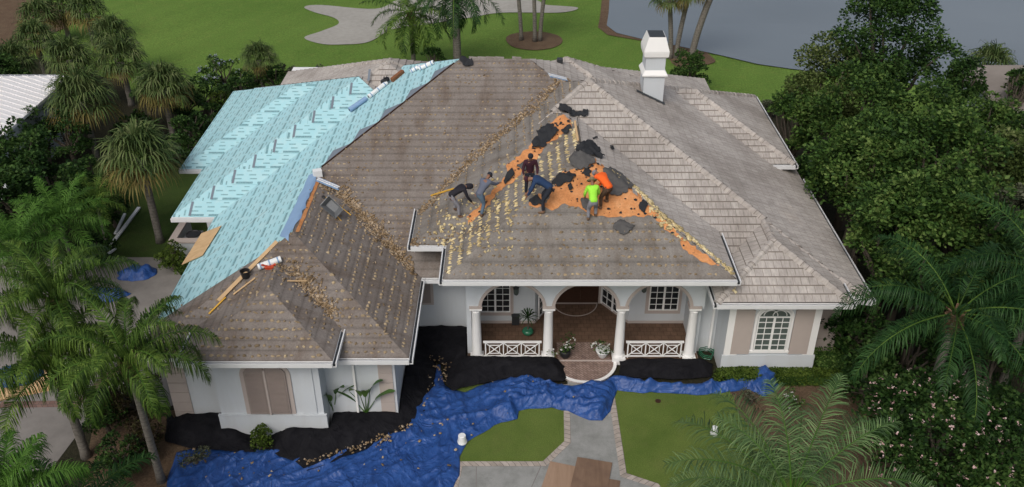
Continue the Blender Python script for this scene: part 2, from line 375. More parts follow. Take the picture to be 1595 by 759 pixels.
# terrain under sheets has 3 m facets, so lift the sheets a little over it
gsheet('bunker', sm(px0([(474,12),(500,8),(585,12),(625,-4),(700,-8),(800,-8),(838,2),(850,8),(900,12),(872,20),(780,20),(735,27),(700,32),(665,38),(612,46),(575,66),(535,70),(500,69),(474,60),(500,50),(527,38),(520,28),(490,20)])), M['sand'], .06)
gsheet('mulch_bed', sm(px0([(788,62),(800,54),(835,50),(868,56),(876,66),(862,75),(830,79),(798,74)])), M['mulch'], .06)
gsheet('mulch_bed', sm(px0([(1040,72),(1055,62),(1085,70),(1106,88),(1112,100),(1070,108),(1046,100)])), M['mulch'], .06)
gsheet('mulch_bed', sm([(-60,66),(-45,70),(-39.5,75),(-39,79),(-42,84),(-60,88)]), M['mulch'], .06)
lake = px0([(952,-40),(950,-10),(948,20),(945,40),(960,52),(1000,62),(1050,72),(1120,88),(1180,103),(1230,110),(1300,118),(1400,128),(1500,150),(1640,160)])
lake += [(90,62),(200,80),(220,260),(30,300),(8,170)]
gsheet('lake_shore', [(x+(-.8 if i < 5 else .15), y-(.45 if i < 6 else .0)) for i, (x, y) in enumerate(lake)], M['mulch'], .05, 3)
gsheet('lake_water', lake, M['water'], .09, 3).name = 'lake'
# house lot
sheet('planting_soil', px0([(-260,90),(120,90),(340,130),(560,160),(760,160),(1000,160),(1170,168),(1300,200),(1900,260)])+[(45,16),(20,12),(-20,12),(-45,18)], .03, M['soil'])
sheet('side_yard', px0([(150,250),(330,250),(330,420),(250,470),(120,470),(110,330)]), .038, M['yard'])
sheet('driveway', px0([(-200,400),(185,402),(250,402),(330,470),(330,600),(265,635),(200,610),(150,640),(60,759),(-300,900)]), .042, M['drive'])
def strip(name, pts, w, z, mat):
    b = MB(); L = 0
    pts = [Vector((p[0], p[1], 0)) for p in pts]; sides = []
    for i, p in enumerate(pts):
        d0 = (p-pts[i-1]).normalized() if i else (pts[1]-p).normalized()
        d1 = (pts[i+1]-p).normalized() if i < len(pts)-1 else d0
        n0 = Vector((-d0.y, d0.x, 0)); n1 = Vector((-d1.y, d1.x, 0)); m_ = (n0+n1).normalized(); k = w/2/max(.5, m_.dot(n0))
        sides.append((p+m_*k, p-m_*k))
    for i in range(len(pts)-1):
        l2 = L+(pts[i+1]-pts[i]).length
        vs = [sides[i][0], sides[i][1], sides[i+1][1], sides[i+1][0]]
        b.poly([(q.x, q.y, z) for q in vs][::-1], [(L,0),(L,w),(l2,w),(l2,0)][::-1]); L = l2
    o = b.build(name, mat); o['kind'] = 'structure'; return o
sheet('lawn', px0([(700,600),(885,600),(882,688),(846,722),(690,722),(640,700)]), .040, M['lawn'])
sheet('lawn', sm(px0([(950,600),(1120,605),(1150,645),(1190,690),(1230,730),(1290,775),(1330,830),(1000,830),(985,760),(968,720),(955,660)]), 5), .040, M['lawn'])
sheet('mulch_bed', px0([(1100,600),(1260,600),(1340,600),(1420,700),(1420,860),(1320,860),(1240,740),(1150,650)]), .034, M['mulch'])
sheet('mulch_bed', px0([(150,640),(300,640),(300,800),(120,800)]), .0345, M['mulch'])
sheet('path', px0([(884,590),(950,590),(953,640),(972,745),(1020,760),(1080,870),(690,870),(715,725),(848,724),(885,690)]), .044, M['concrete'])
strip('paver_edging', px0([(882,600),(884,690),(848,724),(716,724),(700,800),(690,870)]), .26, .048, M['paver'])
strip('paver_edging', px0([(950,600),(971,741),(1022,758),(1100,870)]), .26, .048, M['paver'])
strip('paver_edging', px0([(0,632),(120,630),(165,590),(205,560),(215,540)]), .4, .047, M['paver_red'])
for a_, b_ in (((846,720),(776,876)), ((742,728),(742,876))):
    strip('path_joint', px0([a_, b_]), .03, .0465, M['drive'])

# ---------------------------------------------------------------- the house: roof geometry as planes
S = .482; E0 = 3.8
def pw(x0, z0): return (z0-S*x0, S, 0)          # rises towards +X
def pe(x1, z0): return (z0+S*x1, -S, 0)         # rises towards -X
def pf(y0, z0): return (z0-S*y0, 0, S)          # front
def pb(y1, z0): return (z0+S*y1, 0, -S)
RF = []   # (rect, planes [(abc, kind)], soffit z)
def roof(x0, x1, y0, y1, planes, sof): RF.append(((x0, x1, y0, y1), planes, sof)); return len(RF)-1
rC = roof(-14.156, -3.87, 26.715, 38.5, [(pw(-14.156,E0-.006),'aqua'), (pe(-3.87,E0),'brown'), (pf(26.715,E0),'brown')], 3.62)
rCb = roof(-12.15, -6.547, 25.872, 33.0, [(pw(-12.15,4.338),'brown'), (pe(-6.547,4.338),'brown'), (pf(25.872,4.338),'brown')], 4.16)
rL = roof(-14.156, 12.4, 32.147, 55.2, [(pw(-14.156,E0),'aqua'), (pe(12.4,E0),'tile'), (pf(32.147,E0),'brown'), (pb(55.2,E0),'tile')], 3.62)
rB = roof(-16.22, 0, 37.34, 53.6, [(pw(-16.22,E0),'aqua'), (pe(0,E0),'tile'), (pf(37.34,E0),'aqua'), (pb(53.6,E0),'tile')], 3.62)
rA = roof(-17.412, 0, 42.389, 53.1, [(pw(-17.412,E0),'aqua'), (pe(0,E0),'tile'), (pf(42.389,E0),'aqua'), (pb(53.1,E0),'aqua')], 3.62)
rM = roof(-4.231, 14.836, 33.3, 52.36, [(pw(-4.231,5.369),'gray'), (pe(14.836,E0),'tile'), (pf(30.037,E0),'tile'), (pb(52.36,E0),'tile')], 3.62)
rMb = roof(8.6, 14.836, 30.5, 33.305, [(pe(14.836,E0),'tile'), (pf(30.037,E0),'tile')], 3.62)
rE2 = roof(-4.231, 8.8, 32.239, 45.3, [(pw(-4.231,5.362),'gray'), (pe(8.8,5.369),'tile'), (pf(32.239,5.369),'gray'), (pb(45.3,5.369),'tile')], 5.19)
rE = roof(-2.745, 8.874, 29.662, 40.0, [(pw(-2.745,5.377),'gray'), (pe(8.874,5.377),'tile'), (pf(29.662,5.377),'gray')], 5.19)
rRb = roof(8.185, 13.599, 29.529, 37.0, [(pw(8.185,4.338),'tile'), (pe(13.599,4.338),'tile'), (pf(29.529,4.338),'tile')], 4.16)
rW = roof(4.5, 14.4, 41.3, 50.3, [(pw(4.5,4.6),'tile'), (pe(14.4,4.6),'tile'), (pf(41.3,4.6),'tile'), (pb(50.3,4.6),'tile')], 4.42)
rQ = roof(-6.2, 12.0, 37.2, 50.9, [(pw(-6.2,4.15),'tile'), (pe(12.0,4.15),'tile'), (pf(37.2,4.15),'tile'), ((4.15+.9*51.0,0,-.9),'tile')], 4.0)
rQ2 = roof(-14.3, 1.0, 41.5, 56.5, [(pw(-14.3,4.35),'tile'), (pe(1.0,4.35),'tile'), (pf(39.0,4.35),'tile'), (pb(55.0,4.35),'tile')], 4.1)
def rz(x, y):
    best = (-1, -1, -1)
    for i, ((x0, x1, y0, y1), pl, s_) in enumerate(RF):
        if x0 <= x <= x1 and y0 <= y <= y1:
            k = min(range(len(pl)), key=lambda j: pl[j][0][0]+pl[j][0][1]*x+pl[j][0][2]*y)
            a, b_, c_ = pl[k][0]; z = a+b_*x+c_*y
            if z > best[0]: best = (z, i, k)
    return best
def onroof(px, py):
    d = ray(px, py); t_ = 25.0; pz = None
    while t_ < 75:
        x, y, z = d[0]*t_, d[1]*t_, CAMH+d[2]*t_
        if z < rz(x, y)[0]:
            lo, hi = t_-.1, t_
            for _ in range(12):
                m_ = (lo+hi)/2
                if CAMH+d[2]*m_ < rz(d[0]*m_, d[1]*m_)[0]: hi = m_
                else: lo = m_
            return Vector((d[0]*hi, d[1]*hi, CAMH+d[2]*hi))
        t_ += .1
    return at(px, py, 3.8)
def rnorm(x, y):
    z, i, k = rz(x, y)
    if i < 0: return Vector((0,0,1))
    a, b_, c_ = RF[i][1][k][0]; return Vector((-b_, -c_, 1)).normalized()
def clip(poly, f):
    """clip convex polygon (list of (x,y)) to f(p) >= 0"""
    out = []
    for i in range(len(poly)):
        p, q = poly[i], poly[(i+1) % len(poly)]; fp, fq = f(p), f(q)
        if fp >= 0: out.append(p)
        if (fp > 0 and fq < 0) or (fp < 0 and fq > 0):
            t_ = fp/(fp-fq); out.append((p[0]+(q[0]-p[0])*t_, p[1]+(q[1]-p[1])*t_))
    return out
def planef(pl): a, b_, c_ = pl; return lambda p: a+b_*p[0]+c_*p[1]

house = empty('house', (3, 33, 0))
tag(house, 'sprawling white stucco house with its hipped roof being stripped and reroofed', 'house')
bpy.context.view_layer.update()
HP = house
def part(b, name, mat, parent=None, **kw):
    o = b.build(name, mat, None, **kw); o.parent = parent or house
    if parent is None: o.matrix_parent_inverse = Matrix.Translation((-3, -33, 0))
    return o
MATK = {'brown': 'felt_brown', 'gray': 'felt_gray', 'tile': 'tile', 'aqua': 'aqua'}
roof_objs = []
for ri, (rect, pls, sof) in enumerate(RF):
    x0, x1, y0, y1 = rect; R4 = [(x0,y0),(x1,y0),(x1,y1),(x0,y1)]
    mbs = {}; edge = MB()
    for k, (pl, kind) in enumerate(pls):
        poly = R4; f0 = planef(pl)
        for j, (pj, _) in enumerate(pls):
            if j != k:
                fj = planef(pj); poly = clip(poly, lambda p: fj(p)-f0(p)+1e-9)
                if len(poly) < 3: break
        if len(poly) < 3: continue
        a, b_, c_ = pl; g_ = math.hypot(b_, c_); L_ = math.sqrt(1+g_*g_); dx, dy = b_/g_, c_/g_
        vmin = min(dx*p[0]+dy*p[1] for p in poly)
        uvf = lambda p: ((-dy*p[0]+dx*p[1]), (dx*p[0]+dy*p[1]-vmin)*L_)
        def emit(kd, pg, lift=None):
            m_ = mbs.setdefault(kd, MB())
            vs = [(p[0], p[1], f0(p)+(lift(p) if lift else 0)) for p in pg]
            m_.poly(vs, [uvf(p) for p in pg])
        if kind == 'tile':
            if ri == rM and k == 2: poly = clip(poly, lambda p: p[0]-1.2)
            step_ = .4/L_; vm = max(dx*p[0]+dy*p[1] for p in poly)
            n_ = int((vm-vmin)/step_)+1
            for q in range(n_):
                a0 = vmin+q*step_; a1 = a0+step_
                sg = clip(poly, lambda p: dx*p[0]+dy*p[1]-a0+1e-9); 
                if len(sg) < 3: continue
                sg = clip(sg, lambda p: a1-dx*p[0]-dy*p[1]+1e-9)
                if len(sg) < 3: continue
                lf = lambda p: .042*(1-((dx*p[0]+dy*p[1])-a0)/step_)
                emit('tile', sg, lf)
                bt = [p for p in sg if abs(dx*p[0]+dy*p[1]-a0) < 1e-4]
                if len(bt) == 2:
                    m_ = mbs['tile']; m_.poly([(bt[0][0],bt[0][1],f0(bt[0])-.01),(bt[1][0],bt[1][1],f0(bt[1])-.01),(bt[1][0],bt[1][1],f0(bt[1])+.042),(bt[0][0],bt[0][1],f0(bt[0])+.042)], [uvf(bt[0])]*4)
        elif False: pass
        elif kind == 'aqua' and ri == rC:
            cl_ = lambda p: p[1]-(28.9+.5*(p[0]+14.156)); up = clip(poly, cl_); dn = clip(poly, lambda p: -cl_(p))
            if len(up) > 2: emit('aqua', up)
            if len(dn) > 2: emit('brown', dn)
        elif kind == 'aqua' and ri == rB and k == 2:
            # courses woven over the hip: each ends in a stair-step bar
            st = .96/L_
            for q in range(int(8.4/st)+1):
                a0 = y0+q*st; sg = clip(clip(poly, lambda p: p[1]-a0), lambda p: a0+st-p[1])
                if len(sg) < 3: continue
                hx = x0+(q+.5)*st+.42
                lft = clip(sg, lambda p: hx-p[0]); rgt = clip(sg, lambda p: p[0]-hx)
                if len(rgt) > 2: emit('aqua', rgt)
                if len(lft) > 2:
                    m_ = mbs.setdefault('aqua', MB()); m_.poly([(p[0],p[1],f0(p)) for p in lft], [((p[1])*L_, p[0]-x0) for p in lft])
                zz = lambda y_: a+c_*y_
                edge_y = (a0+.06, a0+st-.06)
                bq = mbs.setdefault('bar%d' % q, MB())
                bq.poly([(hx-.06,edge_y[0],zz(edge_y[0])+.012),(hx+.06,edge_y[0],zz(edge_y[0])+.012),(hx+.06,edge_y[1],zz(edge_y[1])+.012),(hx-.06,edge_y[1],zz(edge_y[1])+.012)])
        else: emit(kind, poly)
        # fascia below every outer edge
        for i in range(len(poly)):
            p, q = poly[i], poly[(i+1) % len(poly)]
            on = any(abs(p[ax]-v) < 1e-5 and abs(q[ax]-v) < 1e-5 for ax, v in ((0,x0),(0,x1),(1,y0),(1,y1)))
            if on: edge.poly([(p[0],p[1],sof),(q[0],q[1],sof),(q[0],q[1],f0(q)-.002),(p[0],p[1],f0(p)-.002)])
    edge.poly([(x0,y0,sof),(x0,y1,sof),(x1,y1,sof),(x1,y0,sof)])
    ro = part(edge, 'roof', M['trim']); roof_objs.append(ro)
    for kd, m_ in mbs.items():
        if kd.startswith('bar'): kd = 'bar'
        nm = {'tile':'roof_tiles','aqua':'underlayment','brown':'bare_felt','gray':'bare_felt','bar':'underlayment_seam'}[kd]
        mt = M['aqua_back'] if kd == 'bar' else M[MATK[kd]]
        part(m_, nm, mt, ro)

# gutters: a white box channel with a dark trough, along the visible eaves
def gutter(ri, segs):
    b = MB(); d = MB()
    for (xa, ya, za), (xb, yb, zb) in segs:
        a = Vector((xa, ya, za)); e = Vector((xb, yb, zb)); q = (e-a).normalized(); out = Vector((q.y, -q.x, 0))
        for o_, wd, z_0, z_1 in ((.075,.15,-.20,-.17),(.135,.045,-.17,-.005),(.0075,.015,-.17,-.02)):
            b.bar(a+out*o_+Vector((0,0,(z_0+z_1)/2)), e+out*o_+Vector((0,0,(z_0+z_1)/2)), wd, z_1-z_0)
        d.bar(a+out*.064+Vector((0,0,-.1)), e+out*.064+Vector((0,0,-.1)), .09, .08)
    g_ = part(b, 'gutter', M['gutter'], roof_objs[ri]); part(d, 'gutter_trough', M['metal_dark'], roof_objs[ri])
gutter(rC, [((-6.55,26.715,E0),(-3.87,26.715,E0)), ((-3.87,26.6,E0),(-3.87,32.147,E0))])
gutter(rCb, [((-12.15,25.872,4.338),(-6.547,25.872,4.338)), ((-6.547,25.76,4.338),(-6.547,27.83,4.338)), ((-12.15,27.83,4.338),(-12.15,25.76,4.338))])
gutter(rL, [((-3.87,32.147,E0),(-2.0,32.147,E0))])
gutter(rE2, [((-4.231,32.239,5.369),(-2.745,32.239,5.369)), ((-4.231,35.4,5.369),(-4.231,32.12,5.369))])
gutter(rE, [((-2.745,29.662,5.377),(8.874,29.662,5.377)), ((-2.745,32.239,5.377),(-2.745,29.55,5.377)), ((8.874,29.55,5.377),(8.874,33.3,5.377))])
gutter(rRb, [((8.185,29.529,4.338),(13.599,29.529,4.338)), ((13.599,29.42,4.338),(13.599,31.4,4.338)), ((8.185,32.0,4.338),(8.185,29.42,4.338))])
gutter(rMb, [((13.6,30.5,4.0),(14.836,30.5,E0))])
gutter(rM, [((14.836,30.45,E0),(14.836,41.3,E0))])
gutter(rW, [((13.25,41.3,4.6),(14.4,41.3,4.6)), ((14.4,41.2,4.6),(14.4,50.3,4.6))])
gutter(rB, [((-16.22,37.34,E0),(-14.156,37.34,E0))])
gutter(rA, [((-17.412,42.389,E0),(-16.22,42.389,E0))])

# hip and ridge cap tiles
def caps(ri, pts_list, w=.17, mat='tile', step=.4, skip=0.0):
    b = MB()
    for P, Q in pts_list:
        P = Vector(P); Q = Vector(Q); d = (Q-P); L_ = d.length; d.normalize(); side = d.cross(Vector((0,0,1))).normalized(); up = side.cross(d)
        n_ = max(1, int(L_/step))
        for i in range(n_):
            if random.random() < skip: continue
            a = P+d*(L_*i/n_); e = P+d*(L_*(i+1)/n_+.03); ja = random.uniform(-.008,.008)
            pro = [(-w,-.06),(-w*.62,.055),(0,.1),(w*.62,.055),(w,-.06)]
            r0 = [a+side*(x_+ja)*1.06+up*(z_+.035) for x_, z_ in pro]; r1 = [e+side*(x_+ja)*.94+up*z_ for x_, z_ in pro]
            fs = [(k, k+1, k+6, k+5) for k in range(4)]+[(4,3,2,1,0)]
            u0 = i*.4
            b.add(r0+r1, fs, [(u0+.05, k*.07+.03) for k in range(5)]+[(u0+.28, k*.07+.03) for k in range(5)])
    return part(b, 'ridge_caps', M[mat], roof_objs[ri])
def PZ(ri, x, y):
    z = min(a+b_*x+c_*y for (a, b_, c_), _ in RF[ri][1]); return (x, y, z)
ax = (8.185+13.599)/2; ay = 29.529+(13.599-8.185)/2
caps(rRb, [(PZ(rRb,8.2,29.54), PZ(rRb,ax,ay)), (PZ(rRb,13.58,29.54), PZ(rRb,ax,ay)), (PZ(rRb,ax,ay), PZ(rRb,ax,33.9))])
mx = (RF[rM][1][1][0][0]-RF[rM][1][0][0][0])/(2*S); my = 30.037+(14.836-mx)
caps(rM, [(PZ(rM,10.95,33.92), PZ(rM,mx,my)), (PZ(rM,mx,my), PZ(rM,mx+6.5,my+6.5)), (PZ(rM,mx,my), PZ(rM,1.9,my-(mx-1.9)))])
caps(rMb, [(PZ(rMb,14.3,30.58), PZ(rMb,13.65,31.23))])
wx = 14.4-4.5; caps(rW, [(PZ(rW,14.38,41.32), PZ(rW,wx,45.8)), (PZ(rW,wx,45.8), PZ(rW,14.38,50.28)), (PZ(rW,wx,45.8), PZ(rW,9.0,45.8))])
qx = 2.9
def qz(x, y): return PZ(rQ, x, y)
qa = 46.25
caps(rQ, [(qz(2.9,qa), qz(2.9+5,qa+2.7)), (qz(2.9,qa), qz(-.2,qa+.0)), (qz(2.9,qa), qz(4.2,qa-1.3))], .12)
caps(rQ2, [(PZ(rQ2,-6.65,46.9), PZ(rQ2,-10.5,50.8)), (PZ(rQ2,-6.65,46.9), PZ(rQ2,-3.0,46.9)), (PZ(rQ2,-6.65,46.9), PZ(rQ2,-8.2,45.2))], .12)
caps(rL, [(PZ(rL,-2.6,43.68), PZ(rL,.87,43.68))], .1, 'felt_gray', .4, .5)

# ---------------------------------------------------------------- torn zones measured on the photo
def roofpoly(L): return [tuple(onroof(x, y)) for x, y in L]
def inside(poly, x, y):
    r_ = False; n_ = len(poly); j = n_-1
    for i in range(n_):
        xi, yi = poly[i][0], poly[i][1]; xj, yj = poly[j][0], poly[j][1]
        if (yi > y) != (yj > y) and x < (xj-xi)*(y-yi)/(yj-yi)+xi: r_ = not r_
        j = i
    return r_
def nearest(poly, x, y):
    best = (1e9, x, y)
    for i in range(len(poly)):
        ax_, ay_ = poly[i][0], poly[i][1]; bx, by = poly[(i+1) % len(poly)][0], poly[(i+1) % len(poly)][1]
        dx, dy = bx-ax_, by-ay_; l2 = dx*dx+dy*dy
        t_ = 0 if l2 < 1e-9 else max(0, min(1, ((x-ax_)*dx+(y-ay_)*dy)/l2)); qx_, qy_ = ax_+dx*t_, ay_+dy*t_
        d_ = (x-qx_)**2+(y-qy_)**2
        if d_ < best[0]: best = (d_, qx_, qy_)
    return math.sqrt(best[0]), best[1], best[2]
def rough_outline(poly, amp, step=.12, seed=0, jag=0):
    out = []
    for i in range(len(poly)):
        a = Vector(poly[i][:2]); e = Vector(poly[(i+1) % len(poly)][:2]); n_ = max(1, int((e-a).length/step))
        nn = Vector((-(e-a).y, (e-a).x)).normalized() if (e-a).length > 0 else Vector((0,0))
        for k in range(n_):
            p = a+(e-a)*k/n_; v = noise.noise(Vector((p.x*2.1, p.y*2.1, seed)))*.7+noise.noise(Vector((p.x*7, p.y*7, seed+9)))*.5
            out.append(tuple(p+nn*(v*amp+random.uniform(-jag, jag))))
    return out
def drape(name, outline, zf, mat, res=.08, parent=None, thick=0, smooth=True, holes=()):
    xs = [p[0] for p in outline]; ys = [p[1] for p in outline]; x0, y0 = min(xs)-res, min(ys)-res
    nx, ny = int((max(xs)-x0)/res)+2, int((max(ys)-y0)/res)+2; P = {}; V = []; F = []
    ins = np.zeros((nx, ny), bool)
    for i in range(nx):
        for j in range(ny):
            cx_, cy_ = x0+(i+.5)*res, y0+(j+.5)*res
            ins[i, j] = inside(outline, cx_, cy_) and not any(inside(h, cx_, cy_) for h in holes)
    cnt = {}
    for i in range(nx):
        for j in range(ny):
            if ins[i, j]:
                f = []
                for a, b_ in ((i,j),(i+1,j),(i+1,j+1),(i,j+1)):
                    if (a, b_) not in P: P[(a, b_)] = len(V); V.append([x0+a*res, y0+b_*res])
                    f.append(P[(a, b_)]); cnt[(a, b_)] = cnt.get((a, b_), 0)+1
                F.append(f)
    for (a, b_), idx in P.items():
        if cnt[(a, b_)] < 4:
            d_, qx_, qy_ = nearest(outline, *V[idx])
            for h in holes:
                d2, hx, hy = nearest(h, *V[idx])
                if d2 < d_: d_, qx_, qy_ = d2, hx, hy
            if d_ < res*1.2: V[idx] = [qx_, qy_]
    VV = [(x, y, zf(x, y)) for x, y in V]
    o = npmesh(name, VV, F, mat, parent, smooth)
    if thick:
        m_ = o.modifiers.new('thick', 'SOLIDIFY'); m_.thickness = thick; m_.offset = 1
    return o
ORANGE = []
for L in ([(878,178),(890,186),(889,196),(880,208),(866,218),(852,226),(842,240),(834,252),(818,264),(806,278),(790,290),(772,303),(762,318),(750,330),(738,344),(728,350),(726,338),(742,326),(752,312),(766,300),(778,286),(792,270),(790,256),(804,246),(822,232),(838,210),(850,198),(864,188)],
          [(848,322),(858,300),(876,270),(903,264),(930,248),(950,268),(968,285),(980,288),(998,306),(1018,328),(1036,345),(1060,368),(1085,388),(1108,405),(1122,416),(1104,412),(1080,402),(1062,390),(1058,372),(1042,364),(1030,350),(1018,338),(928,338),(905,326),(880,318),(862,330)],
          [(822,318),(840,302),(850,318),(846,324),(824,322)]):
    ORANGE.append(rough_outline(roofpoly(L), .11, .1, len(ORANGE), .05))
def rfit(x, y, h):
    """height over the roof, rounded across hips so sheets lie on both sides"""
    return rz(x, y)[0]+h
for o_ in ORANGE:
    ob = drape('orange_underlayment', o_, lambda x, y: rfit(x, y, .02), M['orange'], .07)
    ob.parent = roof_objs[rE]; ob.matrix_parent_inverse = Matrix.Translation((0,0,0)); ob.location = (0,0,0)
# the roof objects are children of the house with an inverse matrix: world == local
GRAYFELT = []
# ---------------------------------------------------------------- foam dabs
tmpl = []
for rr, zz in ((1, 0), (.8, .6), (.35, 1.0)):
    for k in range(6): tmpl.append((rr*math.cos(k*math.pi/3+zz), rr*math.sin(k*math.pi/3+zz), zz))
tmpl = np.array(tmpl); tf = []
for r_ in range(2):
    for k in range(6): tf.append((r_*6+k, r_*6+(k+1) % 6, (r_+1)*6+(k+1) % 6, (r_+1)*6+k))
tf += [(12,13,14,15),(12,15,16,17)]
tf = np.array(tf)
def dabs(ri, pk, du, dv, su, sv, h, mat, dens=1.0, seed=0, cond=None):
    rect, pls, _ = RF[ri]; a, b_, c_ = pls[pk][0]; g_ = math.hypot(b_, c_); dx, dy = b_/g_, c_/g_; L_ = math.sqrt(1+g_*g_)
    nrm = np.array((-b_, -c_, 1))/L_; ud = np.array((-dy, dx, 0)); vd = np.array((dx, dy, g_))/L_
    x0, x1, y0, y1 = rect; Vs = []; n_ = 0
    span = max(x1-x0, y1-y0)+2
    e0 = x0 if dx > .5 else (-x1 if dx < -.5 else y0)
    rows = int(span/(dv/L_))
    for r_ in range(1, rows):
        d_ = e0+r_*dv/L_-.12
        for q in range(int(span*2/du)):
            u_ = q*du+(.5*du if r_ % 2 else 0)
            # point: base + along
            if abs(dy) > .5: x, y = x0-1+u_, d_
            else: x, y = (d_ if dx > 0 else -d_), y0-1+u_
            x += random.gauss(0, .02); y += random.gauss(0, .02)
            if not (x0 < x < x1 and y0 < y < y1): continue
            z, i, k = rz(x, y)
            if i != ri or k != pk: continue
            if cond and not cond(x, y): continue
            if noise.noise(Vector((x*.45, y*.45, seed)))*1.1+noise.noise(Vector((x*1.7, y*1.7, seed+3)))*.7+dens*.95 < random.random(): continue
            if any(inside(o_, x, y) for o_ in ORANGE): continue
            s1, s2, s3 = su*random.uniform(.6,1.25), sv*random.uniform(.6,1.3), h*random.uniform(.5,1.4)
            an = random.gauss(0, .25); ca, sa = math.cos(an), math.sin(an)
            lx = tmpl[:,0]*s1; ly = tmpl[:,1]*s2*(1+.3*tmpl[:,0])
            P = np.array((x, y, z+.0))+np.outer(lx*ca-ly*sa, ud)+np.outer(lx*sa+ly*ca, vd)+np.outer(tmpl[:,2]*s3-.01, nrm)
            Vs.append(P); n_ += 1
    if not n_: return
    V = np.concatenate(Vs); F = np.concatenate([tf+i*18 for i in range(n_)])
    o = npmesh('adhesive_dabs', V, F, M[mat], roof_objs[ri], True); o['kind'] = 'stuff'
dabs(rC, 1, .235, .42, .085, .065, .06, 'dab', 1.0, 1)
dabs(rC, 2, .25, .38, .09, .06, .06, 'dab', .95, 2)
dabs(rC, 0, .3, .4, .07, .06, .05, 'dab', .6, 3, lambda x, y: y < 29.6)
dabs(rCb, 2, .25, .36, .10, .06, .065, 'dab', 1.05, 4)
dabs(rCb, 1, .26, .4, .08, .06, .06, 'dab', .6, 5)
dabs(rCb, 0, .26, .4, .08, .06, .06, 'dab', .6, 6)
dabs(rL, 2, .25, .42, .08, .045, .05, 'dab', .85, 7)
dabs(rM, 0, .27, .42, .08, .055, .055, 'dab', .85, 8)
strip = lambda x, y: (y-x) < 36.2
dabs(rE2, 0, .25, .42, .08, .06, .055, 'dab', .9, 9)
dabs(rE2, 2, .28, .4, .09, .07, .07, 'dab_new', .95, 10)
dabs(rM, 2, .3, .4, .09, .06, .06, 'dab_new', .5, 14, lambda x, y: x < 3)
dabs(rE, 0, .17, .42, .045, .115, .06, 'dab_new', 1.1, 11)
dabs(rE, 2, .26, .40, .09, .06, .06, 'dab', .95, 12)

# loose broken tile and mortar bits in the valleys and along the eaves
def chips(name, pts, mat, label, cat, smin=.05, smax=.16, zf=None, tilt=.5):
    n_ = len(pts); V = []; F = []
    cube = np.array([(-1,-1,-1),(1,-1,-1),(1,1,-1),(-1,1,-1),(-.8,-.9,1),(.9,-.8,1),(.8,.9,1),(-.9,.8,1)], float)*.5
    cf = np.array([(0,3,2,1),(4,5,6,7),(0,1,5,4),(1,2,6,5),(2,3,7,6),(3,0,4,7)])
    for i, p in enumerate(pts):
        s_ = random.uniform(smin, smax); sc = np.array((s_*random.uniform(.6,1.5), s_*random.uniform(.4,1), s_*random.uniform(.15,.45)))
        nr = rnorm(p[0], p[1]) if zf is None else Vector((0,0,1)); z = (rz(p[0], p[1])[0] if zf is None else zf(p[0], p[1]))
        Mx = np.array((nr.to_track_quat('Z','Y').to_matrix() @ Matrix.Rotation(random.random()*6.3, 3, 'Z') @ Matrix.Rotation(random.gauss(0, tilt*.6), 3, 'X')))
        V.append((cube*sc) @ Mx.T+np.array((p[0], p[1], z))+np.array(nr)*(sc[2]*.5+random.random()*.02)); F.append(cf+i*8)
    o = npmesh(name, np.concatenate(V), np.concatenate(F), M[mat]); tag(o, label, cat, None, 'stuff'); return o
def along(L, n_, w_, onr=True):
    P = [onroof(*p) if onr else at(p[0], p[1], .05) for p in L]; out = []
    ls = [(P[i+1]-P[i]).length for i in range(len(P)-1)]; T = sum(ls)
    for _ in range(n_):
        t_ = random.random()*T; i = 0
        while i < len(ls)-1 and t_ > ls[i]: t_ -= ls[i]; i += 1
        q = P[i]+(P[i+1]-P[i])*(t_/ls[i]); k = .35+.9*abs(noise.noise(q*1.2))
        out.append((q.x+random.gauss(0, w_*k), q.y+random.gauss(0, w_*k)))
    return out
pts = along([(532,297),(560,330),(590,366),(618,392),(648,428)], 1100, .33)+along([(448,415),(480,445),(520,488)], 520, .36)+along([(500,290),(535,300)], 60, .25)
chips('roof_debris', pts, 'debris', 'tan broken tile and mortar bits heaped down the valleys of the left wing', 'debris', .03, .12)
pts = along([(655,332),(718,264),(779,209),(831,167),(890,127)], 1200, .27)+along([(650,372),(700,372),(735,360)], 60, .3)
chips('roof_debris', pts, 'debris', 'line of brown tile rubble in the long valley running up to the roof peak', 'debris', .03, .11)
pts = []
for _ in range(1500):
    x, y = random.uniform(-14, 3), random.uniform(27, 43.5); z, i, k = rz(x, y)
    if i >= 0 and RF[i][1][k][1] in ('brown','gray') and noise.noise(Vector((x*.4, y*.4, 5)))+.35 > random.random()*.8: pts.append((x, y))
chips('roof_debris', pts, 'debris', 'small scattered tile crumbs strewn over the stripped grey felt', 'debris', .02, .09)
pts = along([(950,268),(985,292),(1026,334),(1060,362),(1100,395),(1140,428)], 420, .13)+along([(1010,330),(1060,372)], 60, .25)
chips('roof_debris', [(x+.12, y+.1) for x, y in pts], 'dab_new', 'pale broken tile pieces lining the torn hip beside the orange strip', 'debris', .05, .2)
pts = []
for _ in range(170):
    q = onroof(random.uniform(680, 800), random.uniform(310, 395)); pts.append((q.x, q.y))
chips('roof_debris', pts, 'dab_new', 'yellow foam crumbs around the two workers on the left', 'debris', .05, .13)

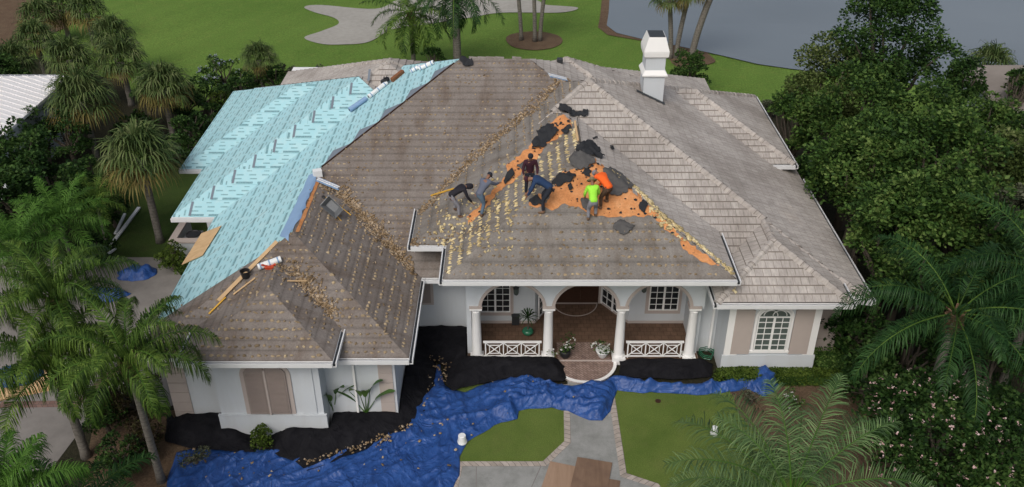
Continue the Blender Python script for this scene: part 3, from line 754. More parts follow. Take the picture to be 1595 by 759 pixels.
# ---------------------------------------------------------------- walls and openings
def P2(b, name, mat, parent=None, **kw): return part(b, name, mat, parent, **kw)
b = MB()
b.box(-13.5, -4.56, 27.36, 38, 0, 3.6)                 # left wing
b.box(-13.55, -2.0, 33.2, 54.4, 0, 3.6)
b.box(-13.5, -.7, 38.1, 52.8, 0, 3.61)
b.box(-16.6, -13.6, 43.2, 52.4, 0, 3.605)
b.box(-2.0, 7.9, 36.2, 53.8, 0, 3.61)
b.box(-3.4, -2.2, 33.4, 36, 3.6, 5.18)
b.box(8.95, 14.1, 31.5, 51.5, 0, 3.615)
b.box(12.0, 13.75, 42.0, 49.6, 3.6, 4.4)
P2(b, 'wall', M['white'])
b = MB(); b.box(-11.3, -7.3, 26.5, 27.35, 0, 4.14); P2(b, 'wall', M['white'])          # left bay
b = MB(); b.box(8.95, 12.75, 30.2, 31.49, 0, 4.14); P2(b, 'wall', M['white'])          # right bay
def quoin(xa, xb, y, z0, z1, n=7, wrap=None):
    b = MB(); h = (z1-z0)/n
    for i in range(n): b.box(xa, xb, y-.035, y+.02, z0+i*h+.012, z0+(i+1)*h-.012)
    if wrap is not None:
        for i in range(n): b.box(xb-.02, xb+.035, y, y+wrap, z0+i*h+.012, z0+(i+1)*h-.012)
    P2(b, 'quoin', M['taupe'])
qa_ = atY(588, 570, 27.36); quoin(qa_.x, qa_.x+.55, 27.36, .1, 3.55)
quoin(-13.5, -12.75, 27.36, .1, 3.55)
quoin(13.1, 14.1, 31.5, .1, 3.55, 7, .5)
# left bay trims: plinth, window niche, shutters
b = MB(); b.box(-11.4, -7.2, 26.42, 26.5, 0, 1.18); b.box(-11.4, -7.2, 26.40, 26.5, 1.18, 1.24); P2(b, 'plinth', M['white'])
b = MB(); b.box(-8.05, -7.55, 26.46, 26.5, 1.25, 4.1); P2(b, 'pilaster', M['white'])
def arch_pts(xc, w_, z0, zs, rise, n=14):
    p = [(xc-w_/2, z0), (xc+w_/2, z0)]
    for k in range(n+1):
        a = math.pi*k/n; p.append((xc+w_/2*math.cos(a), zs+rise*math.sin(a)))
    return p
def slab(b, pts2, y0, y1):
    n_ = len(pts2); vs = [(x, y0, z) for x, z in pts2]+[(x, y1, z) for x, z in pts2]
    b.add(vs, [list(range(n_))]+[list(range(n_, 2*n_))[::-1]]+[(i, i+n_, (i+1) % n_+n_, (i+1) % n_) for i in range(n_)])
p0_ = atY(392, 643, 26.5); p1_ = atY(455, 643, 26.5); zt = atY(400, 572, 26.5).z
xc = (p0_.x+p1_.x)/2; wd = (p1_.x-p0_.x)
b = MB(); hw_ = wd/2+.17; slab(b, [(xc-hw_, p0_.z-.02), (xc+hw_, p0_.z-.02)]+[(xc+hw_*math.cos(math.pi*k/20), zt-.35+.5*max(0, 1-abs(math.cos(math.pi*k/20))**4)**.5) for k in range(21)], 26.455, 26.505); sur = P2(b, 'window_surround', M['taupe'])
for sx in (-1, 1):
    b = MB(); x0, x1 = sorted((xc+sx*.03, xc+sx*wd/2)); z0 = p0_.z+.02
    def topz(x): 
        k = max(0, 1-abs((x-xc)/(wd/2+.03))**4); return zt-.35+.42*k**.5
    xs = np.linspace(x0, x1, 9)
    slab(b, [(x0, z0), (x1, z0)]+[(float(x), topz(float(x))) for x in xs[::-1]], 26.40, 26.452)
    sh = P2(b, 'shutter', M['shutter'], sur)
    b = MB()
    for i in range(34):
        z = z0+.1+i*.062
        if z > topz(x1 if sx > 0 else x0)-.08: break
        b.box(x0+.07, x1-.07, 26.375, 26.399, z, z+.03)
    P2(b, 'louvre', M['shutter'], sh)
b = MB(); b.box(xc-.035, xc+.035, 26.37, 26.452, p0_.z, zt-.08); P2(b, 'mullion', M['taupe'], sur)
# right bay: plinth, pilasters, shutter panels, arched window
b = MB(); b.box(8.88, 12.82, 30.12, 30.2, 0, 1.2); P2(b, 'plinth', M['white'])
for xa, xb in ((8.95, 9.5), (12.3, 12.75)):
    b = MB(); b.box(xa, xb, 30.15, 30.2, 1.21, 4.12); P2(b, 'pilaster', M['trim'])
def window(xa, xb, z0, z1, y, cols, rows, glass='glass', frame='trim', arch=0, surround=0, split=True):
    xc = (xa+xb)/2; par = None
    if surround:
        b = MB(); b.box(xa-surround, xb+surround, y-.03, y+.004, z0-surround*1.6, z1+surround); par = P2(b, 'window_surround', M['taupe'])
    b = MB(); fw = .05
    for x0, x1, a0, a1 in ((xa,xa+fw,z0,z1),(xb-fw,xb,z0,z1),(xa+fw,xb-fw,z0,z0+fw),(xa+fw,xb-fw,z1-fw,z1)): b.box(x0, x1, y-.09, y-.025, a0, a1)
    if split: b.box(xc-.045, xc+.045, y-.088, y-.024, z0+fw, z1-fw)
    for i in range(1, cols):
        x = xa+(xb-xa)*i/cols
        if split and abs(x-xc) < .06: continue
        b.box(x-.014, x+.014, y-.078, y-.03, z0+fw, z1-fw)
    for j in range(1, rows):
        z = z0+(z1-z0)*j/rows; b.box(xa+fw, xb-fw, y-.074, y-.032, z-.014, z+.014)
    if arch:
        n_ = 16
        for k in range(n_):
            a0, a1 = math.pi*k/n_, math.pi*(k+1)/n_; r_ = (xb-xa)/2
            b.bar((xc+(r_-.02)*math.cos(a0), y-.06, z1+(arch-.02)*math.sin(a0)), (xc+(r_-.02)*math.cos(a1), y-.06, z1+(arch-.02)*math.sin(a1)), .07, .05, (0,1,0))
            for q in (-.5, .5):
                b.bar((xc+q*r_*.55+r_*.42*math.cos(a0), y-.06, z1+.05+arch*.62*math.sin(a0)), (xc+q*r_*.55+r_*.42*math.cos(a1), y-.06, z1+.05+arch*.62*math.sin(a1)), .028, .028, (0,1,0))
    fr = P2(b, 'window', M[frame], par)
    b = MB()
    if arch: slab(b, arch_pts(xc, xb-xa-.02, z0+.01, z1, arch-.03), y-.05, y-.044)
    else: b.box(xa+.01, xb-.01, y-.05, y-.044, z0+.01, z1-.01)
    P2(b, 'pane', M[glass], fr); return fr
a_ = atY(1172, 545, 30.2); e_ = atY(1222, 545, 30.2); zt_ = atY(1180, 492, 30.2).z
wxa, wxb = a_.x, e_.x
window(wxa, wxb, a_.z, zt_, 30.2, 4, 6, 'glass_green', arch=.42)
wc = (wxa+wxb)/2
b = MB()
for k in range(16):
    a0, a1 = math.pi*k/16, math.pi*(k+1)/16; r_ = (wxb-wxa)/2+.07
    b.bar((wc+r_*math.cos(a0), 30.17, zt_+.5*math.sin(a0)), (wc+r_*math.cos(a1), 30.17, zt_+.5*math.sin(a1)), .09, .06, (0,1,0))
for sx in (-1,1): b.box(wc+sx*((wxb-wxa)/2+.07)-.05, wc+sx*((wxb-wxa)/2+.07)+.05, 30.14, 30.2, a_.z, zt_)
b.box(wxa-.15, wxb+.15, 30.1, 30.2, a_.z-.1, a_.z-.002); P2(b, 'window_surround', M['trim'])
for sx in (-1, 1):
    xi = wc+sx*((wxb-wxa)/2+.16); xo = xi+sx*.78; x0, x1 = sorted((xi, xo))
    b = MB(); z0 = a_.z-.18; zt2 = zt_+.3
    pts_ = [(x0, z0), (x1, z0)]+[(x0+(x1-x0)*(1-k/8), zt2+.16*math.sin(math.pi*min(1, max(0, (k/8 if sx < 0 else 1-k/8)))/2)) for k in range(9)]
    slab(b, pts_, 30.13, 30.2); P2(b, 'shutter', M['taupe'])
# small shuttered window between the left wing and the entry
a_ = atY(654, 474, 33.2); e_ = atY(676, 474, 33.2)
b = MB(); b.box(a_.x-.5, e_.x, 33.15, 33.2, a_.z, 3.5); sv_ = P2(b, 'window_surround', M['taupe'])
b = MB(); b.box(a_.x-.4, e_.x-.12, 33.12, 33.149, a_.z+.12, 3.4); P2(b, 'shutter', M['shutter'], sv_)

# porch
b = MB(); b.box(-1.95, 8.15, 30.98, 36.2, 0, .27); P2(b, 'porch_base', M['taupe'])
b = MB(); b.box(-1.93, 8.13, 31.0, 36.2, .271, .30); P2(b, 'porch_floor', M['porch'])
b = MB()
for k in range(-3, 4):
    pass
pc = 3.15
n_ = 24
def disc(b, cx_, cy_, r_, z0, z1, a0=math.pi, a1=2*math.pi):
    P = [(cx_+r_*math.cos(a0+(a1-a0)*k/n_), cy_+r_*math.sin(a0+(a1-a0)*k/n_)) for k in range(n_+1)]
    vs = [(x, y, z0) for x, y in P]+[(x, y, z1) for x, y in P]; m_ = n_+1
    b.add(vs, [list(range(m_))[::-1], list(range(m_, 2*m_))]+[(i, (i+1) % m_, (i+1) % m_+m_, i+m_) for i in range(m_)])
disc(b, pc, 30.975, 1.36, 0, .155); P2(b, 'entry_step', M['taupe'])
b = MB(); disc(b, pc, 30.974, 1.42, .156, .19); P2(b, 'step_nosing', M['trim'])
b = MB(); disc(b, pc, 30.973, 1.28, .191, .197); P2(b, 'step_paving', M['herring'])
b = MB(); b.box(2.0, 4.3, 31.0, 32.2, .3005, .304); P2(b, 'porch_paving', M['herring'])
b = MB()
for k in range(n_):
    a0, a1 = math.pi+math.pi*k/n_, math.pi+math.pi*(k+1)/n_
    b.bar((3.0+1.05*math.cos(a0), 35.28+1.1*math.sin(a0), .305), (3.0+1.05*math.cos(a1), 35.28+1.1*math.sin(a1), .305), .045, .012)
b.bar((1.95,35.2,.306),(4.05,35.2,.306),.1,.02); P2(b, 'floor_inlay', M['taupe'])
COLX = (-1.53, 1.56, 4.66, 7.73); CYc = 31.22
for x in COLX:
    b = MB(); b.box(x-.29, x+.29, CYc-.29, CYc+.29, .0, .36)
    b.lathe([(.27,.36),(.27,.42),(.23,.47),(.215,.52),(.21,1.2),(.185,2.7),(.2,2.74),(.2,2.78),(.185,2.8),(.19,2.86),(.24,2.92)], (x, CYc, 0), 24)
    b.box(x-.26, x+.26, CYc-.26, CYc+.26, 2.92, 3.0); c_o = P2(b, 'column', M['trim'], smooth=False)
    for p in c_o.data.polygons: p.use_smooth = len(p.vertices) == 4 and abs(p.normal.z) < .5 and p.center.z > .45 and p.center.z < 2.9
# arcade wall with arches
def arcade(y0, y1, xL, xR, cs, rs, zs, rise, ztop):
    b = MB(); cuts = []
    xs = [xL]; 
    def lower(x):
        for c_, r_ in zip(cs, rs):
            if abs(x-c_) < r_: return zs+rise*math.sqrt(max(0, 1-((x-c_)/r_)**2))
        return zs
    for c_, r_ in zip(cs, rs):
        xs += [c_+r_*math.cos(math.pi*(1-k/20)) for k in range(21)]
    xs.append(xR)
    for i in range(len(xs)-1):
        xa, xb = xs[i], xs[i+1]
        if xb-xa < 1e-6: continue
        la, lb = lower(xa), lower(xb); q = [(xa,la),(xb,lb),(xb,ztop),(xa,ztop)]
        b.add([(x,y0,z) for x,z in q]+[(x,y1,z) for x,z in q], [(0,1,2,3),(7,6,5,4),(0,4,5,1),(3,2,6,7)])
    b.poly([(xL,y0,zs),(xL,y0,ztop),(xL,y1,ztop),(xL,y1,zs)]); b.poly([(xR,y0,zs),(xR,y1,zs),(xR,y1,ztop),(xR,y0,ztop)])
    P2(b, 'arcade_wall', M['white'])
    for c_, r_ in zip(cs, rs):
        b = MB()
        for k in range(24):
            a0, a1 = math.pi*k/24, math.pi*(k+1)/24; ro = r_+.13; rr = rise+.13
            v = [(c_+r_*math.cos(a0), zs+rise*math.sin(a0)), (c_+r_*math.cos(a1), zs+rise*math.sin(a1)), (c_+ro*math.cos(a1), zs+rr*math.sin(a1)), (c_+ro*math.cos(a0), zs+rr*math.sin(a0))]
            b.add([(x,y0-.03,z) for x,z in v]+[(x,y0+.001,z) for x,z in v], [(0,1,2,3),(0,4,5,1),(3,2,6,7)])
        P2(b, 'arch_trim', M['taupe'])
    b = MB(); 
    for x in COLX: b.box(x-.27, x+.27, y0-.05, y1+.03, zs-.001, zs+.12)
    P2(b, 'impost', M['taupe'])
arcade(31.02, 31.4, -1.9, 8.1, [(COLX[i]+COLX[i+1])/2 for i in range(3)], [1.31]*3, 3.0, 1.25, 5.18)
for xw in (7.9, -1.95):
    b = MB(); b.box(xw, xw+.2, 31.41, 36.2, .3, 5.18); P2(b, 'wall', M['white'])
b = MB(); b.box(8.1, 9.0, 31.9, 32.1, 0, 5.1); P2(b, 'wall', M['white'])
# recessed porch walls
WL = [((-1.75,33.65),(1.05,33.65)), ((1.05,33.65),(2.0,35.35)), ((2.0,35.35),(4.15,35.35)), ((4.15,35.35),(5.35,33.65)), ((5.35,33.65),(7.9,33.65))]
b = MB()
for (xa, ya), (xb, yb) in WL:
    b.add([(xa,ya,.3),(xb,yb,.3),(xb,yb,5.18),(xa,ya,5.18),(xa,ya+.2,.3),(xb,yb+.2,.3),(xb,yb+.2,5.18),(xa,ya+.2,5.18)], [(0,1,2,3),(7,6,5,4)])
P2(b, 'wall', M['white'])
b = MB()
for (xa, ya), (xb, yb) in WL: b.bar((xa,ya-.02,.36),(xb,yb-.02,.36),.04,.12)
P2(b, 'baseboard', M['taupe'])
for pa, pb in (((750,485),(795,485)), ((1011,482),(1055,482))):
    a_ = atY(*pa, 33.65); e_ = atY(*pb, 33.65); window(a_.x-.05, e_.x, a_.z, a_.z+2.3, 33.65, 4, 7, surround=.14)
b = MB(); b.box(2.05, 4.1, 35.24, 35.33, .32, 3.3); dr = P2(b, 'door', M['door'])
b = MB()
for sx in (2.12, 3.12):
    for z0, z1 in ((.5,1.1),(1.2,2.1),(2.2,3.1)): b.box(sx+.12, sx+.8, 35.21, 35.24, z0, z1)
P2(b, 'door_panel', M['door'], dr)
b = MB(); b.lathe([(.02,0),(.03,.02),(.03,.1),(.02,.12)], (3.0,35.2,1.3), 8); P2(b, 'door_handle', M['yellow'], dr)
b = MB(); b.box(1.9, 2.05, 35.18, 35.34, .3, 3.5); b.box(4.1, 4.25, 35.18, 35.34, .3, 3.5); b.box(2.05, 4.1, 35.18, 35.34, 3.3, 3.5); P2(b, 'door_frame', M['taupe'])
# french doors on the two slanted walls (panes and muntins)
for (xa, ya), (xb, yb) in (WL[1], WL[3]):
    A = Vector((xa, ya, 0)); B = Vector((xb, yb, 0)); d = (B-A).normalized(); nn = Vector((d.y, -d.x, 0)); L_ = (B-A).length
    b = MB(); g2 = MB()
    q0, q1 = .25, L_-.25; O = A+nn*.05
    g2.add([O+d*q0+Vector((0,0,.5)), O+d*q1+Vector((0,0,.5)), O+d*q1+Vector((0,0,3.2)), O+d*q0+Vector((0,0,3.2)),
            O-nn*.03+d*q0+Vector((0,0,.5)), O-nn*.03+d*q1+Vector((0,0,.5)), O-nn*.03+d*q1+Vector((0,0,3.2)), O-nn*.03+d*q0+Vector((0,0,3.2))], [(0,1,2,3),(7,6,5,4)])
    O = A+nn*.08
    for q in (q0, (q0+q1)/2, q1): b.bar(O+d*q+Vector((0,0,.4)), O+d*q+Vector((0,0,3.3)), .09, .05, tuple(nn))
    for q in ((q0*3+q1)/4, (q0+q1*3)/4): b.bar(O+d*q+Vector((0,0,.5)), O+d*q+Vector((0,0,3.2)), .03, .03, tuple(nn))
    for j in range(8): z = .5+j*2.7/7; b.bar(O+d*q0+Vector((0,0,z)), O+d*q1+Vector((0,0,z)), .03, .035)
    fd = P2(b, 'french_door', M['trim']); P2(g2, 'pane', M['glass'], fd)
# X railings
for xa, xb in ((-1.25, 1.28), (4.94, 7.45)):
    b = MB(); y = 31.12; z0, z1 = .38, 1.12
    b.bar((xa,y,z1+.03),(xb,y,z1+.03),.1,.06); b.bar((xa,y,z0),(xb,y,z0),.06,.05)
    n3 = 3; m_ = .1; w3 = (xb-xa-2*m_)/n3
    for x in (xa+m_, xb-m_): b.bar((x,y,.28),(x,y,z1),.05)
    for i in range(n3):
        x0, x1 = xa+m_+i*w3, xa+m_+(i+1)*w3
        if i: b.bar((x0,y,z0),(x0,y,z1),.045)
        b.bar((x0,y,z0+.02),(x1,y,z1-.02),.035,.035); b.bar((x0,y+.001,z1-.02),(x1,y+.001,z0+.02),.035,.035)
        i0, i1, j0, j1 = x0+.17, x1-.17, z0+.15, z1-.15
        for p, q in (((i0,j0),(i1,j0)),((i1,j0),(i1,j1)),((i1,j1),(i0,j1)),((i0,j1),(i0,j0))): b.bar((p[0],y-.002,p[1]),(q[0],y-.002,q[1]),.03,.03)
    P2(b, 'railing', M['trim'])
# downspouts
b = MB(); b.bar((-6.15,27.3,.1),(-6.15,27.3,3.6),.1,.08); P2(b, 'downspout', M['trim'])
b = MB(); b.bar((8.75,31.84,.3),(8.75,31.84,4.9),.11,.09); P2(b, 'downspout', M['trim'])
# wall lanterns
for pxy in ((804,450), (1003,446)):
    q = atY(*pxy, 33.55); l_ = MB(); c0 = (q.x, 33.42, q.z)
    l_.lathe([(.02,-.28),(.05,-.24),(.1,-.2),(.11,.12),(.14,.14),(.03,.3),(.02,.42)], c0, 8); l_.bar((q.x,33.62,q.z+.3),(q.x,33.42,q.z+.38),.03)
    lo_ = P2(l_, 'wall_lantern', M['metal_dark']); l_ = MB(); l_.lathe([(.112,-.16),(.122,.1)], c0, 8); P2(l_, 'lantern_glass', M['glass_green'], lo_)
# dark plate by the window
# chimney
cy0 = 42.95; cxa, cxb = 6.62, 7.66; cd = 1.25
Zc = lambda py: atY(1018, py, cy0).z
za, zb_, zc, zd, ze_ = Zc(119), Zc(112), Zc(91), Zc(83), Zc(58)
def frus(b, e0, z0, e1, z1):
    vs = [(cxa-e0,cy0-e0,z0),(cxb+e0,cy0-e0,z0),(cxb+e0,cy0+cd+e0,z0),(cxa-e0,cy0+cd+e0,z0),(cxa-e1,cy0-e1,z1),(cxb+e1,cy0-e1,z1),(cxb+e1,cy0+cd+e1,z1),(cxa-e1,cy0+cd+e1,z1)]
    b.add(vs, [(0,3,2,1),(4,5,6,7),(0,1,5,4),(1,2,6,5),(2,3,7,6),(3,0,4,7)])
b = MB(); b.box(cxa, cxb, cy0, cy0+cd, 6.8, za-.02); b.box(cxa+.03, cxb-.03, cy0+.03, cy0+cd-.03, zb_+.04, zc+.02)
ch = P2(b, 'chimney', M['white'])
b = MB(); frus(b, .02, za-.06, .11, za+.02); frus(b, .11, za+.02, .11, za+.08); frus(b, .11, za+.08, -.02, zb_+.06); P2(b, 'chimney_moulding', M['trim'], ch)
b = MB(); frus(b, .0, zc, .08, zc+.08); frus(b, .08, zc+.08, .1, zd); P2(b, 'chimney_moulding', M['trim'], ch)
b = MB(); frus(b, .1, zd+.001, .1, zd+.1); frus(b, .1, zd+.101, -.1, ze_-.05); P2(b, 'chimney_hood', M['trim'], ch)
b = MB(); frus(b, -.13, ze_-.049, -.13, ze_-.03); P2(b, 'flue_opening', M['metal_dark'], ch)
b = MB(); zf_ = lambda x: E0+S*(14.836-x)
b.add([(cxa-.35,cy0-.22,zf_(cxa-.35)+.06),(cxb+.1,cy0-.22,zf_(cxb+.1)+.06),(cxb+.1,cy0+.02,zf_(cxb+.1)+.09),(cxa-.35,cy0+.02,zf_(cxa-.35)+.09)], [(0,1,2,3)])
P2(b, 'flashing', M['metal_dark'], ch)
# roof vent on the rear slope
q = onroof(872, 98); b = MB(); b.box(q.x-.15, q.x+.15, q.y-.15, q.y+.15, q.z-.05, q.z+.25); P2(b, 'roof_vent', M['metal_dark'], roof_objs[rQ], bevel=.03)

# low screen wall round the air conditioner, with a pier holding the porch corner
a_ = at(265, 378, .95); 
scr = empty('screen_wall', (-15.5, 38.2, 0)); tag(scr, 'low white screen wall with tan coping round the air conditioner', 'wall')
b = MB(); X0, X1, Y0, Y1 = -17.65, -14.9, 39.7, 42.3
for x0, x1, y0, y1 in ((X0,X1,Y0,Y0+.25),(X0,X0+.25,Y0+.25,Y1),(X1-.25,X1,Y0+.25,Y1)): b.box(x0, x1, y0, y1, 0, .92)
o = b.build('wall', M['white'], scr); o.matrix_parent_inverse = Matrix.Translation((15.5,-38.2,0))
b = MB()
for x0, x1, y0, y1 in ((X0-.06,X1+.06,Y0-.06,Y0+.31),(X0-.06,X0+.31,Y0+.31,Y1),(X1-.31,X1+.06,Y0+.31,Y1)): b.box(x0, x1, y0, y1, .92, 1.02)
o = b.build('coping', M['taupe'], scr); o.matrix_parent_inverse = Matrix.Translation((15.5,-38.2,0))
b = MB(); b.box(-16.1, -15.6, 41.2, 41.7, 0, 3.61); P2(b, 'pier', M['white'])
ac = empty('air_conditioner', (-16.75, 40.75, .1)); tag(ac, 'round-topped dark air conditioner inside the low screen wall', 'air conditioner')
b = MB(); b.box(-.42,.42,-.42,.42,0,.7); b.build('casing', M['steel'], ac, bevel=.04)
b = MB(); b.lathe([(.4,.7),(.4,.74),(.33,.76),(.3,.72)], n=24); b.build('fan_guard', M['black'], ac)

# ---------------------------------------------------------------- foliage builders
def leaves(P, size, up=.35, asp=1.6, D=None):
    """rhombic leaves at points P (n,3)"""
    n_ = len(P); d = rng.normal(size=(n_,3)) if D is None else D+rng.normal(size=(n_,3))*.45
    d[:,2] *= .6; d /= np.linalg.norm(d, axis=1)[:,None]
    nr = rng.normal(size=(n_,3))*.75; nr[:,2] += up*2.2
    sd_ = np.cross(d, nr); sd_ /= np.linalg.norm(sd_, axis=1)[:,None]+1e-9
    s_ = (size*rng.uniform(.6,1.3,n_))[:,None]
    dn = np.cross(sd_, d)
    V = np.stack([P-d*s_*.5, P+sd_*s_*.5/asp-dn*0, P+d*s_*.5-dn*s_*.08, P-sd_*s_*.5/asp], 1).reshape(-1,3)
    F = np.arange(4*n_).reshape(-1,4); return V, F
def clumps(centers, radii, per, shell=.55, flat=.8):
    out = []; dd = []
    for c_, r_ in zip(centers, radii):
        k = int(per*(r_**1.6)); v = rng.normal(size=(k,3)); v /= np.linalg.norm(v, axis=1)[:,None]
        v[:,2] = np.where(v[:,2] < -.35, -v[:,2]*.5, v[:,2])
        q = v*(r_*rng.uniform(shell,1.08,k)**.6)[:,None]; q[:,2] *= flat; out.append(np.array(c_)+q); dd.append(v)
    return np.concatenate(out), np.concatenate(dd)
def limb(b, a, e, r0, r1, n_=4, wob=.12, sides=6):
    a = Vector(a); e = Vector(e); L_ = (e-a).length; pts_ = []
    for i in range(n_+1):
        k = i/n_; p = a.lerp(e, k); w_ = wob*L_*math.sin(k*math.pi)
        pts_.append(p+Vector((random.uniform(-1,1), random.uniform(-1,1), random.uniform(-.3,.6)))*w_*.6)
    b.tube(pts_, [r0+(r1-r0)*i/n_ for i in range(n_+1)], sides)
def tree(label, base, H, rx, ry, mat, leaf=.26, dens=1.0, ncl=46, group=None, name='broadleaf_tree', cat='tree', flowers=None, cr=(.75,1.35), low=.3):
    bx, by = base; t_ = empty(name, (bx, by, 0)); tag(t_, label, cat, group)
    cz = H*(1+low)/2; hz = H*(1-low)/2; cs = []; rs = []
    for i in range(ncl):
        for _ in range(30):
            v = rng.normal(size=3); v /= np.linalg.norm(v); k = rng.uniform(.35,1)**.5
            p = np.array((v[0]*rx*k, v[1]*ry*k, cz+v[2]*hz*k*(1 if v[2] > 0 else .8)))
            if noise.noise(Vector((p[0]*.35+bx, p[1]*.35+by, p[2]*.35))) > -.25: break
        r_ = rng.uniform(*cr)*min(1.0, max(rx,.8)/3.2); cs.append(p); rs.append(r_)
    P, D = clumps(cs, rs, 210*dens*(.26/leaf)**1.5); V, F = leaves(P, leaf, D=D)
    npmesh('crown', V, F, M[mat], t_)
    b = MB(); tr = .05+.035*H; fork = Vector((random.uniform(-.2,.2), random.uniform(-.2,.2), H*.38))
    limb(b, (0,0,-.1), fork, tr, tr*.7, 4, .04, 9)
    for i in range(0, ncl, max(1, ncl//11)): limb(b, fork*random.uniform(.75,1), tuple(cs[i]), tr*.42, .03, 4, .1)
    b.build('trunk', M['bark'], t_, smooth=True)
    if flowers:
        mat_f, nf, sz = flowers; idx = rng.choice(len(P), nf); Q = P[idx]*1.0; Vs = []
        c3 = np.array((0,0,cz)); Q = Q+(Q-c3)*.04; Q[:,2] += .05
        keep = Q[:,2] > cz*.6; Q = Q[keep]
        Q2 = np.repeat(Q, 5, 0)+rng.normal(size=(len(Q)*5,3))*sz*.45; V, F = leaves(Q2, sz, up=1.2, asp=1.1); npmesh('flower', V, F, M[mat_f], t_)['kind'] = 'stuff'
    return t_
def shrub(label, base, r_, h_, mat, leaf=.12, group=None, name='shrub', cat='shrub', ncl=18, flowers=None, dens=1.0):
    return tree(label, base, h_, r_, r_, mat, leaf, dens, ncl, group, name, cat, flowers, (.35*max(1,r_*.5),.6*max(1,r_*.5)), .12)
def frond(V, F, o, az, el, L_, droop, nl, ll, w_, sag=.6, twist=0, rach=None, curl=1.0):
    """feather frond: arching rachis with paired drooping leaflets"""
    ca, sa = math.cos(az), math.sin(az); steps = 14; pts_ = []; p = np.array(o, float); e = el
    for i in range(steps+1):
        pts_.append(p.copy()); d = np.array((ca*math.cos(e), sa*math.cos(e), math.sin(e))); p = p+d*L_/steps; e -= droop/steps*(.5+1.3*i/steps)
    pts_ = np.array(pts_); side = np.array((-sa, ca, 0.0))
    if rach is not None: rach.tube([tuple(q) for q in pts_], [.035*(1-.85*i/steps) for i in range(steps+1)], 5)
    for i in range(nl):
        k = .13+.87*(i+.5)/nl; f = k*steps; j = min(int(f), steps-1); q = pts_[j]+(pts_[j+1]-pts_[j])*(f-j); d = pts_[j+1]-pts_[j]; d = d/np.linalg.norm(d)
        up = np.cross(d, side); up = -up if up[2] < 0 else up
        l_ = ll*math.sin(math.pi*(.12+.83*k))**.7*random.uniform(.8,1.1)
        for sg in (-1, 1):
            a = .55+.5*k; v = side*sg*math.cos(a*.75)+d*math.sin(a*.75)*.8+up*random.uniform(-.05,.55)*curl
            v += rng.normal(size=3)*.1; v /= np.linalg.norm(v); wv = np.cross(v, up); wv /= np.linalg.norm(wv)+1e-9
            m1 = q+v*l_*.4; v2 = v*.75+np.array((0,0,-sag*random.uniform(.5,1.3))); m2 = m1+v2/np.linalg.norm(v2)*l_*.33
            v3 = v2*.5+np.array((0,0,-sag*1.2)); m3 = m2+v3/np.linalg.norm(v3)*l_*.3
            b0 = len(V); ww = w_
            V.extend([q-wv*ww*.4, q+wv*ww*.4, m1-wv*ww*.5, m1+wv*ww*.5, m2-wv*ww*.38, m2+wv*ww*.38, m3-wv*.004, m3+wv*.004])
            F.extend([(b0,b0+1,b0+3,b0+2),(b0+2,b0+3,b0+5,b0+4),(b0+4,b0+5,b0+7,b0+6)])
def feather_palm(label, base, H, L_=4.2, nf=20, mat='palm', ll=.75, w_=.05, nl=44, top=(0,0), tr=.17, group=None, boots=True, seed=0, el=(-.45,1.35), sag=.6, azs=None, cat='palm tree', trunk_on=True, droop=1.5):
    random.seed(seed+11); t_ = empty('palm_tree', (base[0], base[1], 0)); tag(t_, label, cat, group)
    V, F = [], []; rb = MB(); o = (top[0], top[1], H)
    for i in range(nf):
        az = i*2.39996+random.uniform(-.2,.2) if azs is None else azs[i % len(azs)]+random.uniform(-.08,.08)
        k = (i+.5)/nf; e = el[1]+(el[0]-el[1])*k**.8
        frond(V, F, (o[0]+.1*math.cos(az), o[1]+.1*math.sin(az), o[2]+.25*(1-k)), az, e, L_*random.uniform(.85,1.08)*(.8+.2*math.sin(k*3)), droop*random.uniform(.8,1.15)*(.65+.35*k), nl, ll, w_, sag, rach=rb)
    npmesh('crown', V, F, M[mat], t_); rb.build('frond_stems', M['palm_bright' if mat != 'palm_dark' else 'palm'], t_, smooth=True)
    if trunk_on:
        b = MB(); n_ = 10; pts_ = [(top[0]*(i/n_)**1.6, top[1]*(i/n_)**1.6, H*i/n_-.05) for i in range(n_+1)]
        b.tube(pts_, [tr*1.35]+[tr*(1.1-.25*i/n_) for i in range(1, n_+1)], 14); b.build('trunk', M['palm_bark'], t_, smooth=True)
    if boots:
        b = MB()
        for i in range(26):
            a = i*2.4; z = H-.75+.85*i/26; r_ = tr*1.05
            b.bar((o[0]+r_*math.cos(a), o[1]+r_*math.sin(a), z-.1), (o[0]+(r_+.16)*math.cos(a), o[1]+(r_+.16)*math.sin(a), z+.28), .14, .05)
        b.build('leaf_boots', M['boot'], t_)
    return t_
